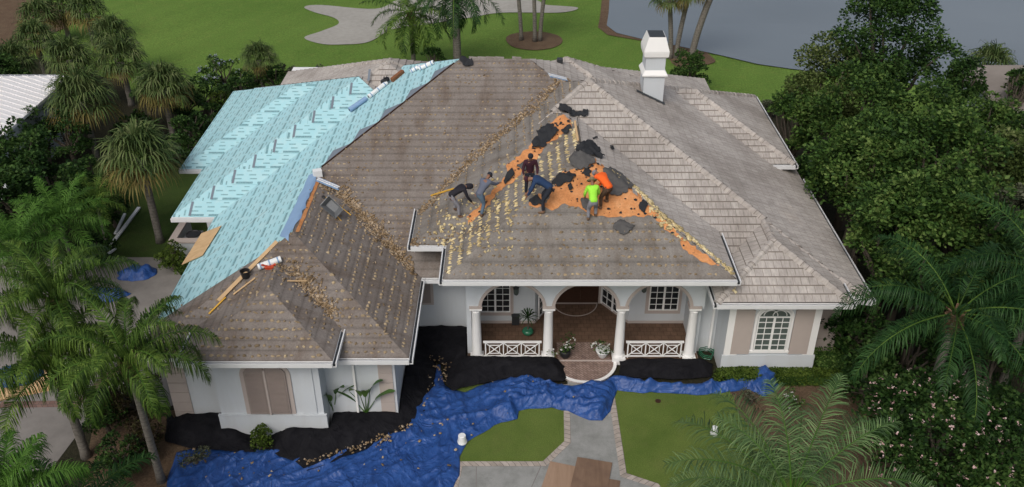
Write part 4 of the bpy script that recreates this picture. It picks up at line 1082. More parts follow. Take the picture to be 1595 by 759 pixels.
def fan_palm(label, base, H, Rr=1.9, nf=34, tr=.2, group=None, seed=0, mat='fan', old=.2, nseg=22, w_=.055, top=(0,0)):
    random.seed(seed+31); t_ = empty('cabbage_palm', (base[0], base[1], 0)); tag(t_, label, 'palm tree', group)
    VF = {False: ([], []), True: ([], [])}; rb = MB()
    for i in range(nf):
        k = (i+.5)/nf; az = i*2.39996; e = 1.35-1.95*k+random.uniform(-.12,.12); V, F = VF[k > 1-old]
        d = np.array((math.cos(az)*math.cos(e), math.sin(az)*math.cos(e), math.sin(e))); o = np.array((top[0], top[1], H)); pl_ = Rr*.5*random.uniform(.85,1.1)
        hub = o+d*pl_; rb.tube([tuple(o), tuple(o+d*pl_*.5+np.array((0,0,.04))), tuple(hub)], [.03,.022,.015], 4)
        side = np.cross(d, (0,0,1)); side /= np.linalg.norm(side)+1e-9; up = np.cross(side, d)
        for s_ in range(nseg):
            a = -1.9+3.8*(s_+.5)/nseg; v = d*math.cos(a)+side*math.sin(a)+up*random.uniform(-.05,.3); v /= np.linalg.norm(v)
            l_ = Rr*.72*(1-.18*abs(a)/1.9)*random.uniform(.85,1.1); wv = np.cross(v, up); wv /= np.linalg.norm(wv)+1e-9
            m1 = hub+v*l_*.5; v2 = v*.7+np.array((0,0,-.75*random.uniform(.6,1.3))); v2 /= np.linalg.norm(v2); m2 = m1+v2*l_*.3; m3 = m2+(v2*.3+np.array((0,0,-.9)))*l_*.25
            b0 = len(V); V.extend([hub-wv*.01, hub+wv*.01, m1-wv*w_*.8, m1+wv*w_*.8, m2-wv*w_*.45, m2+wv*w_*.45, m3-wv*.004, m3+wv*.004])
            F.extend([(b0,b0+1,b0+3,b0+2),(b0+2,b0+3,b0+5,b0+4),(b0+4,b0+5,b0+7,b0+6)])
    npmesh('crown', *VF[False], M[mat], t_)
    if VF[True][0]: npmesh('old_fronds', *VF[True], M['fan_old'], t_)
    rb.build('frond_stems', M['palm'], t_)
    b = MB(); n_ = 10; b.tube([(top[0]*(i/n_)**1.5, top[1]*(i/n_)**1.5, H*i/n_-.05) for i in range(n_+1)], [tr*1.3]+[tr*(1-.08*i/n_) for i in range(1,n_)]+[tr*1.25], 12); b.build('trunk', M['palm_bark'], t_, smooth=True)
    return t_
def bp(px, py, cpy):
    """base on the ground at (px,py) and trunk height reaching picture row cpy"""
    q = at(px, py); d = ray(px, cpy); return (q.x, q.y), CAMH+d[2]*q.y/d[1]
def cp(px, py, z):
    q = at(px, py, z); return (q.x, q.y)

# ---------------------------------------------------------------- palms
b_, h_ = bp(135, 712, 578); feather_palm('tall queen palm at left with rusty boots, standing nearest the driveway corner', b_, h_, 3.5, 19, 'palm', .9, .030, 92, group='queen palms at the left of the drive', seed=1, el=(.3,1.4), sag=3.2, droop=2.4)
b_, h_ = bp(150, 664, 470); feather_palm('queen palm rising behind the left trunk, its crown highest over the driveway', b_, h_, 3.6, 19, 'palm', .9, .030, 92, group='queen palms at the left of the drive', seed=2, el=(.3,1.4), sag=3.2, droop=2.4)
b_, h_ = bp(252, 751, 566); feather_palm('queen palm with slim pale trunk beside the blue tarp, fronds over the roof corner', b_, h_, 3.5, 20, 'palm', .85, .028, 84, group='queen palms at the left of the drive', seed=3, tr=.14, el=(.15,1.35), sag=3.2, droop=2.2)
feather_palm('bright green palm whose crown fills the lower left corner', cp(5, 790, 5.6), 5.6, 2.5, 24, 'palm_bright', .85, .034, 56, seed=4, el=(-.1,1.35), sag=1.2)
feather_palm('palm with arching fronds over the planting bed, left of the slim trunk base', cp(118, 800, 2.8), 2.8, 3.0, 11, 'palm_dark', .7, .045, 44, seed=5, el=(-.2,.95), boots=False)
feather_palm('leaning fine-leaved palm crown at the bottom, left of the pink flowering bush', cp(1232, 782, 5.2), 5.2, 4.2, 17, 'palm_light', .95, .026, 62, seed=9, el=(.05,1.25), sag=.45, azs=[R(a) for a in (95,150,60,20,178,120,40,0,200,75,135,340,165,105,50)], boots=False)
feather_palm('big dark queen palm in front of the trees at the right of the house', cp(1488, 492, 6.5), 6.5, 4.7, 20, 'palm_dark', .9, .036, 62, seed=7, el=(-.25,1.1), droop=2.0, sag=1.2, group='dark queen palms at the right')
feather_palm('dark queen palm at the right edge, above the pink flowering bush', cp(1625, 425, 7), 7, 4.7, 20, 'palm_dark', .9, .036, 60, seed=8, el=(-.6,1.1), group='dark queen palms at the right')
ARE = 'areca palms at the left boundary'
feather_palm('bright arching areca palm clump between the dark trees and the left palms', cp(95, 352, 3.4), 3.4, 2.9, 24, 'palm_bright', .62, .035, 40, seed=10, el=(.1,1.4), boots=False, tr=.1, group=ARE)
feather_palm('areca palm clump at the left edge, above the crowns of the queen palms', cp(28, 392, 3.6), 3.6, 2.8, 24, 'palm_bright', .62, .035, 40, seed=12, el=(.1,1.4), boots=False, tr=.1, group=ARE)
feather_palm('small areca palm clump under the nearest cabbage palm', cp(150, 318, 2.2), 2.2, 2.0, 20, 'palm', .5, .03, 34, seed=13, el=(.1,1.4), boots=False, tr=.08, group=ARE)
CAB = 'cabbage palms left of the house'
for i, (bx_, by_, cy_, rr_, lab) in enumerate((
    (250, 378, 246, 2.15, 'nearest cabbage palm with yellowed lower fans, left of the aqua roof'),
    (152, 250, 156, 2.3, 'large cabbage palm beside the white metal roof'),
    (272, 222, 138, 1.95, 'cabbage palm close to the top corner of the aqua roof'),
    (205, 165, 95, 2.0, 'cabbage palm behind the large one, near the turf'),
    (130, 175, 92, 1.9, 'cabbage palm beyond the white metal roof'),
    (190, 125, 58, 1.9, 'cabbage palm on the edge of the golf turf'),
    (75, 130, 62, 1.8, 'cabbage palm farthest left behind the white metal roof'),
    (40, 160, 98, 1.8, 'low cabbage palm just above the white metal roof'))):
    b_, h_ = bp(bx_, by_, cy_); fan_palm(lab, b_, h_, rr_, 38 if i < 3 else 26, .2, CAB, i, old=.28 if i < 3 else .15)
for i, (bx_, by_, cy_, lab) in enumerate(((72, 75, 28, 'small far cabbage palm on the turf, leftmost of the far row'), (108, 62, 14, 'small far cabbage palm on the turf, between two others'), (148, 72, 20, 'small far cabbage palm on the turf, rightmost of the far row'))):
    b_, h_ = bp(bx_, by_, cy_); fan_palm(lab, b_, h_, 1.9, 24, .2, 'far cabbage palms on the turf', 20+i, old=.3, nseg=16, w_=.07)
b_, h_ = bp(645, 108, 22); feather_palm('coconut palm behind the aqua roof, its whole crown in view', b_, h_, 3.9, 24, 'palm', .8, .055, 40, seed=21, el=(-.8,1.0), group='tall palms behind the ridge')
b_, h_ = bp(713, 112, -22); feather_palm('tall palm behind the ridge with fronds hanging at the top of the picture', b_, h_, 4.6, 26, 'palm_dark', .9, .055, 42, seed=22, tr=.3, el=(-1.0,1.0), boots=False, group='tall palms behind the ridge')
TR = 'slim palms in the round mulch bed'
for i, (bx_, by_, lx, cy_, lab) in enumerate(((812, 64, -.9, -52, 'slim palm leaning left in the round mulch bed'), (833, 66, -.4, -60, 'slim palm standing in the middle of the round mulch bed'), (841, 65, .9, -48, 'slim palm leaning right in the round mulch bed'))):
    b_, h_ = bp(bx_, by_, cy_); fan_palm(lab, b_, h_, 1.7, 20, .17, TR, 40+i, top=(lx*.6, 0))
TR = 'slim palms by the water behind the chimney'
for i, (bx_, by_, lx, cy_, lab) in enumerate(((1044, 92, -.5, -2, 'slim palm just right of the chimney top, crown in view'), (1052, 92, .6, -12, 'slim palm second from the chimney by the water'), (1076, 95, 1.6, -45, 'slim palm leaning right over the water, farthest from the chimney'))):
    b_, h_ = bp(bx_, by_, cy_); fan_palm(lab, b_, h_, 1.6, 22, .19 if i < 2 else .26, TR, 50+i, top=(lx, 0))
b_, h_ = bp(412, 150, 92); fan_palm('low round palm between the blue flowering shrub and the coconut palm', b_, h_, 1.5, 26, .15, None, 61, 'fan', .1, w_=.04)
b_, h_ = bp(1522, 170, 105); fan_palm('cabbage palm among the trees near the water at right', b_, h_, 2.0, 26, .18, None, 62, old=.1)
b_, h_ = bp(1340, 108, 96); 
# ---------------------------------------------------------------- trees
random.seed(99)
def T(px, py, z, rad, mat, label, leaf=.2, ncl=52, H=None, dens=1.0, **kw):
    x, y = cp(px, py, z); H = H or z+rad*.85
    rad = max(.3, rad-.55 if rad > 1.8 else rad*.78)
    return tree(label, (x, y), H, rad, rad, mat, leaf, dens, ncl, low=max(.12, (2*z-H)/H-.05), **kw)
GR = 'broadleaf trees right of the house'
T(1385, 62, 8.5, 3.5, 'leaf_dark', 'tallest dark glossy tree against the water', group=GR, ncl=60)
T(1285, 130, 6.5, 2.7, 'leaf_olive', 'pale olive tree nearest the far lawn, left of the tallest tree', group=GR)
T(1236, 185, 5, 1.9, 'leaf_mid', 'mid green tree beside the upper right gutter', group=GR)
T(1345, 185, 6.5, 2.9, 'leaf_mid', 'yellowish green tree below the tallest dark tree', group=GR)
T(1440, 190, 6.2, 2.7, 'leaf_mid', 'bushy green tree right of the yellowish one, below the water', group=GR)
T(1345, 262, 5.6, 3.0, 'leaf_mid', 'wide tree in the middle of the wooded strip', group=GR)
T(1450, 268, 6.6, 3.1, 'leaf_mid', 'full green tree on the right, level with the torn hip', group=GR, ncl=56)
T(1290, 250, 3.8, 1.9, 'leaf_dark', 'dark understory tree next to the right eave', group=GR)
T(1345, 340, 3.8, 1.9, 'leaf_dark', 'dark low tree beside the lower right eave', group=GR)
T(1395, 352, 5.6, 2.5, 'leaf_mid', 'tree with fresh green clumps above the dark queen palm', group=GR)
T(1518, 330, 6.2, 2.9, 'leaf_mid', 'green tree at right behind the dark queen palm', group=GR)
T(1560, 262, 5.8, 2.2, 'leaf_olive', 'small olive tree under the neighbouring roof corner', group=GR)
T(1585, 345, 5.8, 2.0, 'leaf_gray', 'greyish wispy tree at the right edge', .2, group=GR, dens=.7)
T(1450, 420, 4.6, 2.3, 'leaf_mid', 'lower tree just over the dark queen palm crown', group=GR)
T(1405, 425, 3.2, 1.8, 'leaf_dark', 'dark shrubby tree at the lower right roof corner', group=GR)
T(1560, 430, 3.8, 2.6, 'leaf_dark', 'dark tree under the right edge palm', group=GR)
T(1500, 128, 4.5, 1.7, 'leaf_dark', 'small dark tree at the shore, right of the tallest tree', group=GR)
T(1578, 158, 3.4, 2.1, 'leaf_olive', 'yellow-green bush by the water, beyond the neighbouring roof', group=GR)
T(1590, 125, 5.5, 1.0, 'leaf_dark', 'small round treetop over the water at the right edge', .2, 14, group=GR)
for i, (x_, y_, z, r_, lab) in enumerate(((1330,520,1.6,1.8,'dark shrub right of the box hedge'),(1420,560,2.0,2.2,'dark shrub under the big queen palm'),(1530,590,2.2,2.4,'dark shrub under the right edge palm'),(1350,600,1.3,1.5,'dark shrub beyond the mulch bed'),(1590,500,2.5,2.2,'dark shrub at the right edge'),(1300,500,1.0,1.1,'dark shrub in the gap beside the right wing'))):
    T(x_, y_, z, r_, 'leaf_dark', lab, .2, 26, group='dark shrubs at the right', name='shrub')
T(1455, 690, 2.6, 2.9, 'leaf_dark', 'large bush sprinkled with small pink flowers at the lower right', .17, 60, name='flowering_shrub', flowers=('pink', 300, .075))
T(1575, 720, 2.6, 2.4, 'leaf_dark', 'pink flowering bush at the lower right corner', .17, 46, name='flowering_shrub', flowers=('pink', 180, .075))
GL = 'dark trees at the left boundary'
T(22, 235, 4.5, 2.3, 'leaf_dark', 'dark tree just below the white metal roof', group=GL, leaf=.22)
T(75, 285, 3.4, 2.2, 'leaf_dark', 'dark tree left of the nearest cabbage palm', group=GL, leaf=.22)
T(15, 310, 3.8, 2.2, 'leaf_dark', 'dark tree at the left edge above the areca palms', group=GL, leaf=.22)
T(140, 275, 2.2, 1.6, 'leaf_dark', 'dark understory tree between two cabbage palms', group=GL, leaf=.2, ncl=26)
T(300, 205, 1.5, 1.5, 'leaf_dark', 'dark shrub beside the upper aqua eave', .18, 22, name='shrub')
T(212, 205, 1.3, 1.5, 'leaf_dark', 'dark shrub behind the cabbage palm trunks', .18, 22, name='shrub')
T(175, 330, 1.0, 1.3, 'leaf_dark', 'dark shrub near the loose white gutters', .18, 20, name='shrub')
T(5, 130, 2.5, 2.2, 'leaf_dark', 'dark tree behind the white metal roof at the left edge', group=GL, leaf=.22)
T(105, 110, 1.6, 1.6, 'leaf_bronze', 'reddish shrub under the far cabbage palms', .2, 22, name='shrub')
T(345, 118, 1.7, 1.7, 'leaf_mid', 'round shrub with pale blue blossom above the aqua roof', .16, 26, name='flowering_shrub', flowers=('bluebloom', 120, .1))
T(400, 122, 1.2, 1.5, 'leaf_dark', 'dark shrub right of the blue blossom shrub', .16, 20, name='shrub')
T(450, 124, .8, 1.3, 'leaf_gray', 'low greyish shrub behind the aqua roof edge', .14, 18, name='shrub')
T(500, 122, .7, 1.1, 'leaf_gray', 'smallest greyish shrub behind the aqua roof edge', .14, 16, name='shrub')
T(343, 165, 1.0, 1.2, 'leaf_hedge', 'bright clipped shrub at the aqua roof corner', .14, 20, name='shrub')
T(672, 95, 1.5, 1.15, 'leaf_dark', 'round dark bush peeking over the aqua ridge', .16, 20, name='shrub')
T(1075, 116, 1.8, 1.9, 'leaf_dark', 'dark round bush right of the chimney', .18, 34, name='shrub')
T(1205, 158, 1.2, 1.2, 'leaf_gray', 'pale grey shrub on the far lawn edge by the trees', .14, 18, name='shrub')
for i_, (x_, y_, z_, r_, lab) in enumerate(((318,150,1.6,1.6,'dark rounded shrub left of the blue blossom shrub'),(372,140,1.5,1.4,'dark shrub in front of the blue blossom shrub'),(290,165,1.6,1.5,'dark shrub right of the third cabbage palm'),(325,190,1.2,1.3,'dark shrub along the upper aqua eave'),(430,128,1.2,1.4,'dark shrub at the foot of the low round palm'),(235,160,1.8,1.7,'dark shrub between cabbage palm crowns'),(278,240,1.2,1.4,'dark shrub beside the short ladder'),(110,215,2.2,2.0,'dark shrub under the large cabbage palm'),(60,200,2.6,1.8,'dark shrub before the white metal roof wall'),(150,395,.9,1.2,'dark shrub between loose gutters and areca palms'))):
    T(x_, y_, z_, r_, 'leaf_dark', lab, .17, 24, name='shrub', group='dark shrubs at the left')
for i_, (x_, y_, z_, r_, lab) in enumerate(((1540,205,4.5,2.3,'green tree hiding part of the neighbouring tan roof'),(1590,235,4.6,2.0,'green tree below the neighbouring tan roof corner'))):
    T(x_, y_, z_, r_, 'leaf_mid', lab, group=GR)
# beds round the house
T(205, 628, 1.0, 1.35, 'leaf_bronze', 'bronze-leaved shrub behind the slim palm trunk', .13, 26, name='shrub')
T(165, 650, .9, 1.1, 'leaf_dark', 'green shrub between the two palm trunks', .13, 20, name='shrub')
T(225, 690, .6, 1.1, 'leaf_bronze', 'low bronze shrub beside the black netting', .12, 20, name='shrub')
T(190, 720, .6, 1.2, 'leaf_dark', 'low green shrub at the foot of the slim palm', .12, 20, name='shrub')
T(300, 712, .5, .6, 'leaf_gray', 'thin greyish shrub poking out of the black netting', .1, 8, name='shrub', dens=.5)
T(407, 684, .45, .42, 'leaf_hedge', 'small yellow-green shrub gap in the black netting', .1, 10, name='shrub')
T(266, 402, .7, .95, 'leaf_hedge', 'rounded bright hedge below the screen wall', .11, 22, name='hedge', cat='hedge')
T(300, 425, .6, .8, 'leaf_hedge', 'bright hedge end tucked under the aqua eave', .11, 18, name='hedge', cat='hedge')
T(455, 662, .35, .35, 'leaf_hedge', 'strip of green hedge under the shuttered window', .09, 8, name='hedge', cat='hedge')
def box_hedge(label, x0, x1, y0, y1, h_, mat='leaf_hedge', n_=5200):
    t_ = empty('hedge', ((x0+x1)/2, (y0+y1)/2, 0)); tag(t_, label, 'hedge'); w_, d_ = (x1-x0)/2, (y1-y0)/2
    P = rng.uniform(-1, 1, (n_,3)); ax_ = rng.choice(3, n_, p=[.12,.38,.5]); s_ = np.where(rng.random(n_) < .5, -1, 1)
    P[np.arange(n_), ax_] = np.where(ax_ == 2, 1, s_)*rng.uniform(.86,1.05,n_)
    P = P*np.array((w_, d_, h_/2))+np.array((0,0,h_/2)); P[:,2] += np.array([.07*noise.noise(Vector((p[0]*1.8, p[1]*1.8, 1))) for p in P])
    V, F = leaves(P, .1); npmesh('foliage', V, F, M[mat], t_)
    b = MB(); b.box(-w_*.85, w_*.85, -d_*.8, d_*.8, 0, h_*.85); b.build('stems', M['leaf_dark'], t_)
box_hedge('clipped box hedge along the foot of the right bay', 8.7, 13.9, 29.5, 30.08, .62)
box_hedge('darker hedge continuing round the corner of the right wing', 13.0, 14.9, 29.9, 31.2, .8, 'leaf_mid', 2200)
# white flowering stems by the blue tarp end
T(1222, 625, .5, .7, 'leaf_mid', 'thin shrub with white flowers at the end of the blue tarp', .1, 10, name='flowering_shrub', flowers=('whiteflower', 16, .06), dens=.6)
T(1172, 618, .35, .5, 'leaf_gray', 'sparse twiggy shrub in front of the blue tarp', .09, 6, name='shrub', dens=.5)

# banana-like plant beside the left bay
def paddle_plant(label, x, y, n_, L_, seed):
    random.seed(seed); t_ = empty('banana_plant', (x, y, 0)); tag(t_, label, 'plant'); V, F = [], []; b = MB()
    for i in range(n_):
        az = i*2.4+random.uniform(-.3,.3); e = random.uniform(1.0,1.45); h_ = random.uniform(1.0,1.7); o = np.array((.08*math.cos(az), .08*math.sin(az), h_*.5))
        d = np.array((math.cos(az)*math.cos(e), math.sin(az)*math.cos(e), math.sin(e))); q = o+d*h_*.5; b.tube([(0,0,0), tuple(o), tuple(q)], [.03,.025,.015], 5)
        side = np.array((-math.sin(az), math.cos(az), 0)); k0 = len(V); ns = 7
        for j in range(ns+1):
            k = j/ns; w_ = .17*math.sin(math.pi*(.06+.9*k))**.7; V.extend([q-side*w_+np.array((0,0,.04)), q.copy(), q+side*w_+np.array((0,0,.04))])
            q = q+d*L_/ns; e -= .15; d = np.array((math.cos(az)*math.cos(e), math.sin(az)*math.cos(e), math.sin(e)))
        for j in range(ns): a = k0+j*3; F.extend([(a,a+1,a+4,a+3),(a+1,a+2,a+5,a+4)])
    npmesh('leaves', V, F, M['leaf_trop'], t_, True); b.build('stems', M['palm_bright'], t_)
q = at(540, 655, .0); 
paddle_plant('broad-leaved banana plant against the wall beside the left bay, left stem', *cp(522, 652, .1), 9, 1.0, 3)
paddle_plant('taller broad-leaved banana plant in front of the tan quoin strip', *cp(572, 655, .1), 10, 1.1, 4)
shrub('low dark shrub round the foot of the banana plants', cp(545, 662, .1), .6, .6, 'leaf_mid', .1, ncl=10)

# ---------------------------------------------------------------- tarps and netting
def wr(x, y, a=1.0, s1=1.0):
    v = Vector((x*s1, y*s1, 0)); w_ = noise.noise_vector(v*.6)*.7; v = v+w_
    p = Vector(((v.x+v.y)*.35, (v.x-v.y)*1.15, 0)); q = Vector(((v.x*.4-v.y)*.45, (v.x+v.y*.4)*1.6, 4))
    r1 = 1-abs(noise.noise(p*1.1))*2.6; r2 = 1-abs(noise.noise(q*1.3))*3.0; r3 = noise.noise(v*5)
    return a*(.10*max(0,r1)**3+.05*max(0,r2)**3+.008*r3)
def sstep(k): k = max(0, min(1, k)); return k*k*(3-2*k)
G = lambda L, z=.06: [tuple(at(x, y, z))[:2] for x, y in L]
blue = G([(256,790),(262,745),(275,705),(300,698),(340,700),(420,700),(480,690),(560,670),(640,640),(668,600),(676,572),(686,566),(692,600),(704,606),(725,612),(745,602),(775,592),(812,588),(840,592),(870,600),(905,602),(935,597),(958,585),(975,588),(1010,597),(1060,600),(1105,598),(1135,592),(1160,582),(1185,577),(1200,590),(1216,596),(1206,612),(1190,618),(1165,606),(1145,610),(1085,616),(1040,612),(1000,612),(962,608),(950,640),(938,655),(918,655),(885,641),(860,636),(825,636),(808,640),(806,652),(780,658),(752,674),(728,688),(716,712),(716,740),(700,770),(670,800)])
bz = at(958, 600).x
def zblue(x, y):
    d_, _, _ = nearest(blue, x, y); k = sstep(d_/.35); z = .055+(wr(x, y, 1.0)+wr(x*.5+3, y*.5, 1.7, .8))*k
    e = sstep((x+1.5)/2.5)           # bunched into a thick roll further right
    if e > 0:
        fold = (1-abs(noise.noise(Vector((x*.55, y*3.4, 2))))*2)*.16+(1-abs(noise.noise(Vector((x*1.7, y*5, 7))))*2)*.07
        z += e*k*(.12+max(0, fold))
    if x > 10.0: z += .30*sstep((x-10.0)/.8)*k+.15*sstep((x-11.0)/.4)*k
    return z
tp = drape('blue_tarp', rough_outline(blue, .12, .3, 3), zblue, M['tarp'], .065, None, .012)
tag(tp, 'long wrinkled blue tarp spread along the front lawn and entry step', 'tarp')
nets = []
def net(label, outer, inner, h_, seed, fall=.9):
    o_ = G(outer, .05); ol = o_+inner
    def zf(x, y):
        d_ = min(nearest([o_[i], o_[i+1]], x, y)[0] for i in range(len(o_)-1)); k = sstep(d_/fall)
        return .15+h_*k*(.85+.3*noise.noise(Vector((x*.6, y*.6, seed))))+wr(x+seed, y, .5, .7)
    o = drape('shade_netting', rough_outline(ol, .06, .25, seed), zf, M['netting'], .075, None, .01); tag(o, label, 'netting', 'black netting laid over the planting beds')
net('black netting over the bed left of the shuttered bay', [(262,636),(258,690),(300,703),(345,705),(398,708),(392,672)], [(-9.4,26.4),(-11.42,26.42),(-11.42,27.3),(-13.6,27.3)], .42, 1)
net('long black netting sweeping round the left wing corner, strewn with chips', [(418,672),(420,704),(434,714),(462,723),(478,737),(505,728),(538,714),(570,704),(600,692),(641,670),(663,641),(676,607),(680,575),(672,540)], [(-3.4,32.0),(-4.5,33.1),(-4.52,27.32),(-7.15,27.32),(-7.15,26.38),(-9.0,26.36)], .55, 2, 1.1)
net('black netting over the bed in front of the left porch railing', [(650,548),(692,572),(694,600),(705,612),(735,604),(760,598),(790,592),(840,598),(878,598),(885,588),(880,575)], [(2.0,30.9),(-2.0,30.9),(-2.05,33.1),(-4.3,33.1)], .42, 3, .7)
net('black netting over the bed in front of the right porch railing', [(966,574),(964,588),(1000,592),(1060,594),(1108,590),(1110,570)], [(8.55,30.85),(4.7,30.9)], .3, 4, .5)
pts = []
for L, n_, w_ in (([(470,728),(520,714),(600,690),(641,668)], 120, .2), ([(672,560),(668,620),(650,655)], 22, .2), ([(692,560),(690,600)], 45, .3), ([(590,680),(610,690)], 30, .12)): pts += along(L, n_, w_, False)
netz = lambda x, y: .27
chips('tile_chips', pts, 'debris', 'broken tile chips fallen along the edge of the black netting', 'debris', .03, .11, netz)
pts = [tuple(at(random.uniform(300, 930), random.uniform(590, 750), .1))[:2] for _ in range(130)]
pts = [p for p in pts if inside(blue, *p)]
chips('tile_chips', pts, 'debris', 'scattered tile chips lying on the blue tarp', 'debris', .04, .13, lambda x, y: zblue(x, y)+.02)
def heap(label, cx_, cy_, rx, ry, h_, seed, z0=.05, mat='tarp', name='blue_tarp'):
    ol = [(cx_+rx*math.cos(a)*(1+.25*noise.noise(Vector((math.cos(a)*2, math.sin(a)*2, seed)))), cy_+ry*math.sin(a)*(1+.25*noise.noise(Vector((math.cos(a)*2, math.sin(a)*2, seed+4))))) for a in np.linspace(0, 2*math.pi, 24, endpoint=False)]
    def zf(x, y):
        k = sstep(nearest(ol, x, y)[0]/(.6*min(rx, ry))); return z0+h_*k*(.7+.8*abs(noise.noise(Vector((x*1.6, y*1.6, seed)))))+wr(x, y, 1.3, 1.3)*k
    o = drape(name, ol, zf, M[mat], .07, None, .01); tag(o, label, 'tarp'); return o
q = at(214, 428); heap('crumpled blue tarp on the drive below the aqua roof', q.x, q.y, 1.0, .7, .3, 1)
q = at(165, 462); heap('crumpled blue tarp half hidden by palm fronds', q.x, q.y, 1.1, .6, .35, 2)

# ---------------------------------------------------------------- boards, plywood and loose building material
def quadslab(name, pts4, th, mat, label, cat, group=None):
    """a flat sheet from four ground/roof points, given real thickness"""
    P = [Vector(p) for p in pts4]; n_ = (P[1]-P[0]).cross(P[3]-P[0]).normalized(); n_ = n_ if n_.z > 0 else -n_
    c0 = sum(P, Vector())/4; b = MB(); b.add([p-c0 for p in P]+[p-c0+n_*th for p in P], [(0,3,2,1),(4,5,6,7),(0,1,5,4),(1,2,6,5),(2,3,7,6),(3,0,4,7)])
    o = b.build(name, M[mat]); o.location = c0; return tag(o, label, cat, group)
def rectG(px, py, ang, w_, l_, z): 
    c0 = at(px, py, z); u = Vector((math.cos(ang), math.sin(ang), 0)); v = Vector((-u.y, u.x, 0))
    return [c0-u*w_/2-v*l_/2, c0+u*w_/2-v*l_/2, c0+u*w_/2+v*l_/2, c0-u*w_/2+v*l_/2]
PL = 'brown plywood sheets on the path'
quadslab('plywood_sheet', rectG(873, 752, R(-16), 1.25, 1.9, .055), .018, 'ply_light', 'lighter brown plywood sheet under the left side of the top sheet', 'plywood', PL)
quadslab('plywood_sheet', rectG(946, 770, R(-12), .8, 1.5, .058), .018, 'ply_brown', 'plywood piece sticking out right of the top sheet', 'plywood', PL)
quadslab('plywood_sheet', rectG(918, 757, R(-13), 1.35, 2.7, .085), .018, 'ply_brown', 'dark stained plywood sheet lying on top across the path', 'plywood', PL)
def onwest(px, py, h_=.05):
    d = ray(px, py); t_ = (E0+S*14.156+h_-CAMH)/(d[2]-S*d[0]); return Vector((d[0]*t_, d[1]*t_, CAMH+d[2]*t_))
quadslab('plywood_sheet', [onwest(283,413), onwest(316,398), onwest(345,352), onwest(314,364)], .02, 'ply', 'fresh pale plywood sheet on the edge of the aqua roof', 'plywood')
stk = empty('plywood_stack', tuple(at(28, 606, 0))); tag(stk, 'low stack of fresh plywood on the driveway', 'plywood stack')
for i in range(4):
    b = MB(); b.box(-1.25, 1.25, -.65, .65, .05+i*.035, .05+i*.035+.02, Matrix.Rotation(R(20+i*2.5), 4, 'Z')); b.build('sheet', M['ply'], stk)
q = at(28, 592); heap('blue tarp thrown over the plywood stack at left', q.x, q.y, 1.1, .75, .3, 5, .2)
def board(name, a, e, w_, th, mat, label, cat, lift=.03, group=None):
    a = Vector(a); e = Vector(e); c0 = (a+e)/2; b = MB(); nn = rnorm(c0.x, c0.y) if c0.z > 2 else Vector((0,0,1))
    d = (e-a).normalized(); x = d.cross(nn).normalized(); y = x.cross(d); Mx = Matrix((x, d, y)).transposed().to_4x4(); L_ = (e-a).length
    b.box(-w_/2, w_/2, -L_/2, L_/2, lift, lift+th, Mx); o = b.build(name, M[mat]); o.location = c0; return tag(o, label, cat, group)
board('lumber', onroof(341,470), onroof(432,378), .16, .04, 'wood', 'long pale board along the edge of the aqua underlayment', 'board', .06)
board('lumber', onroof(326,490), onroof(352,464), .06, .04, 'yellow', 'short yellow stick below the long pale board', 'board')
board('lumber', onroof(364,460), onroof(398,434), .06, .04, 'wood', 'thin wooden strip between the long board and the red tool', 'board')
board('lumber', onroof(896,193)+Vector((0,0,.1)), onroof(901,224)+Vector((0,0,.1)), .1, .05, 'wood', 'pale batten standing along the torn ridge top', 'board')
board('lumber', onroof(672,306), onroof(708,295), .08, .04, 'yellow', 'yellow strip lying left of the crouching worker', 'board')
board('lumber', onroof(447,439), onroof(478,439), .07, .03, 'wood', 'thin batten lying across the bay roof top', 'board')
board('metal_gutter', at(172,385,.1), at(217,325,.1), .18, .08, 'gutter', 'longest loose white gutter piece on the side yard', 'gutter')
board('metal_gutter', at(180,366,.1), at(195,335,.1), .14, .08, 'gutter', 'shorter loose white gutter piece beside the long one', 'gutter')
board('metal_gutter', at(166,400,.1), at(180,389,.1), .14, .08, 'gutter', 'stubby loose gutter end near the driveway', 'gutter')
lad = empty('ladder', tuple(at(296, 236, 0))); tag(lad, 'short ladder leaning near the upper aqua eave', 'ladder')
b = MB(); tp_ = atY(300, 204, at(296,236,0).y+.5)-at(296,236,0)
b.bar((-.2,0,0), (tp_.x-.2, tp_.y, tp_.z), .06); b.bar((.2,0,0), (tp_.x+.2, tp_.y, tp_.z), .06); b.build('rail', M['steel'], lad)
b = MB()
for i in range(1, 8): b.bar((tp_.x*i/8-.2, tp_.y*i/8, tp_.z*i/8), (tp_.x*i/8+.2, tp_.y*i/8, tp_.z*i/8), .035)
b.build('rungs', M['steel'], lad)

def roll(label, pa, pb, r_, mat='bucket', end='black', group=None, printed=True):
    a = onroof(*pa); e = onroof(*pb); nn = rnorm((a.x+e.x)/2, (a.y+e.y)/2); a = a+nn*r_; e = e+nn*r_; c0 = (a+e)/2
    t_ = empty('underlayment_roll', c0); tag(t_, label, 'roll', group); a -= c0; e -= c0; b = MB(); d = (e-a).normalized()
    b.tube([a, e], r_, 20); b.build('wrap', M[mat], t_, smooth=False)
    b = MB(); b.tube([a-d*.004, a-d*.012], r_*.42, 12); b.tube([e+d*.004, e+d*.012], r_*.42, 12); b.build('core', M[end], t_)
    if printed:
        b = MB(); 
        for k in (.12,.5,.86): b.tube([a.lerp(e,k)-d*.03, a.lerp(e,k)+d*.03], r_+.004, 20, False)
        b.build('printed_band', M['aqua_plain'], t_)
    return t_
roll('white underlayment roll lying on the grey felt beside the red tool', (403,419), (439,406), .13)
roll('white underlayment roll on the aqua roof ending in a black disc', (576,154), (604,132), .12)
roll('grey-blue underlayment roll lying downslope of the white one', (545,174), (571,156), .13, 'aqua_plain', 'black', printed=False)
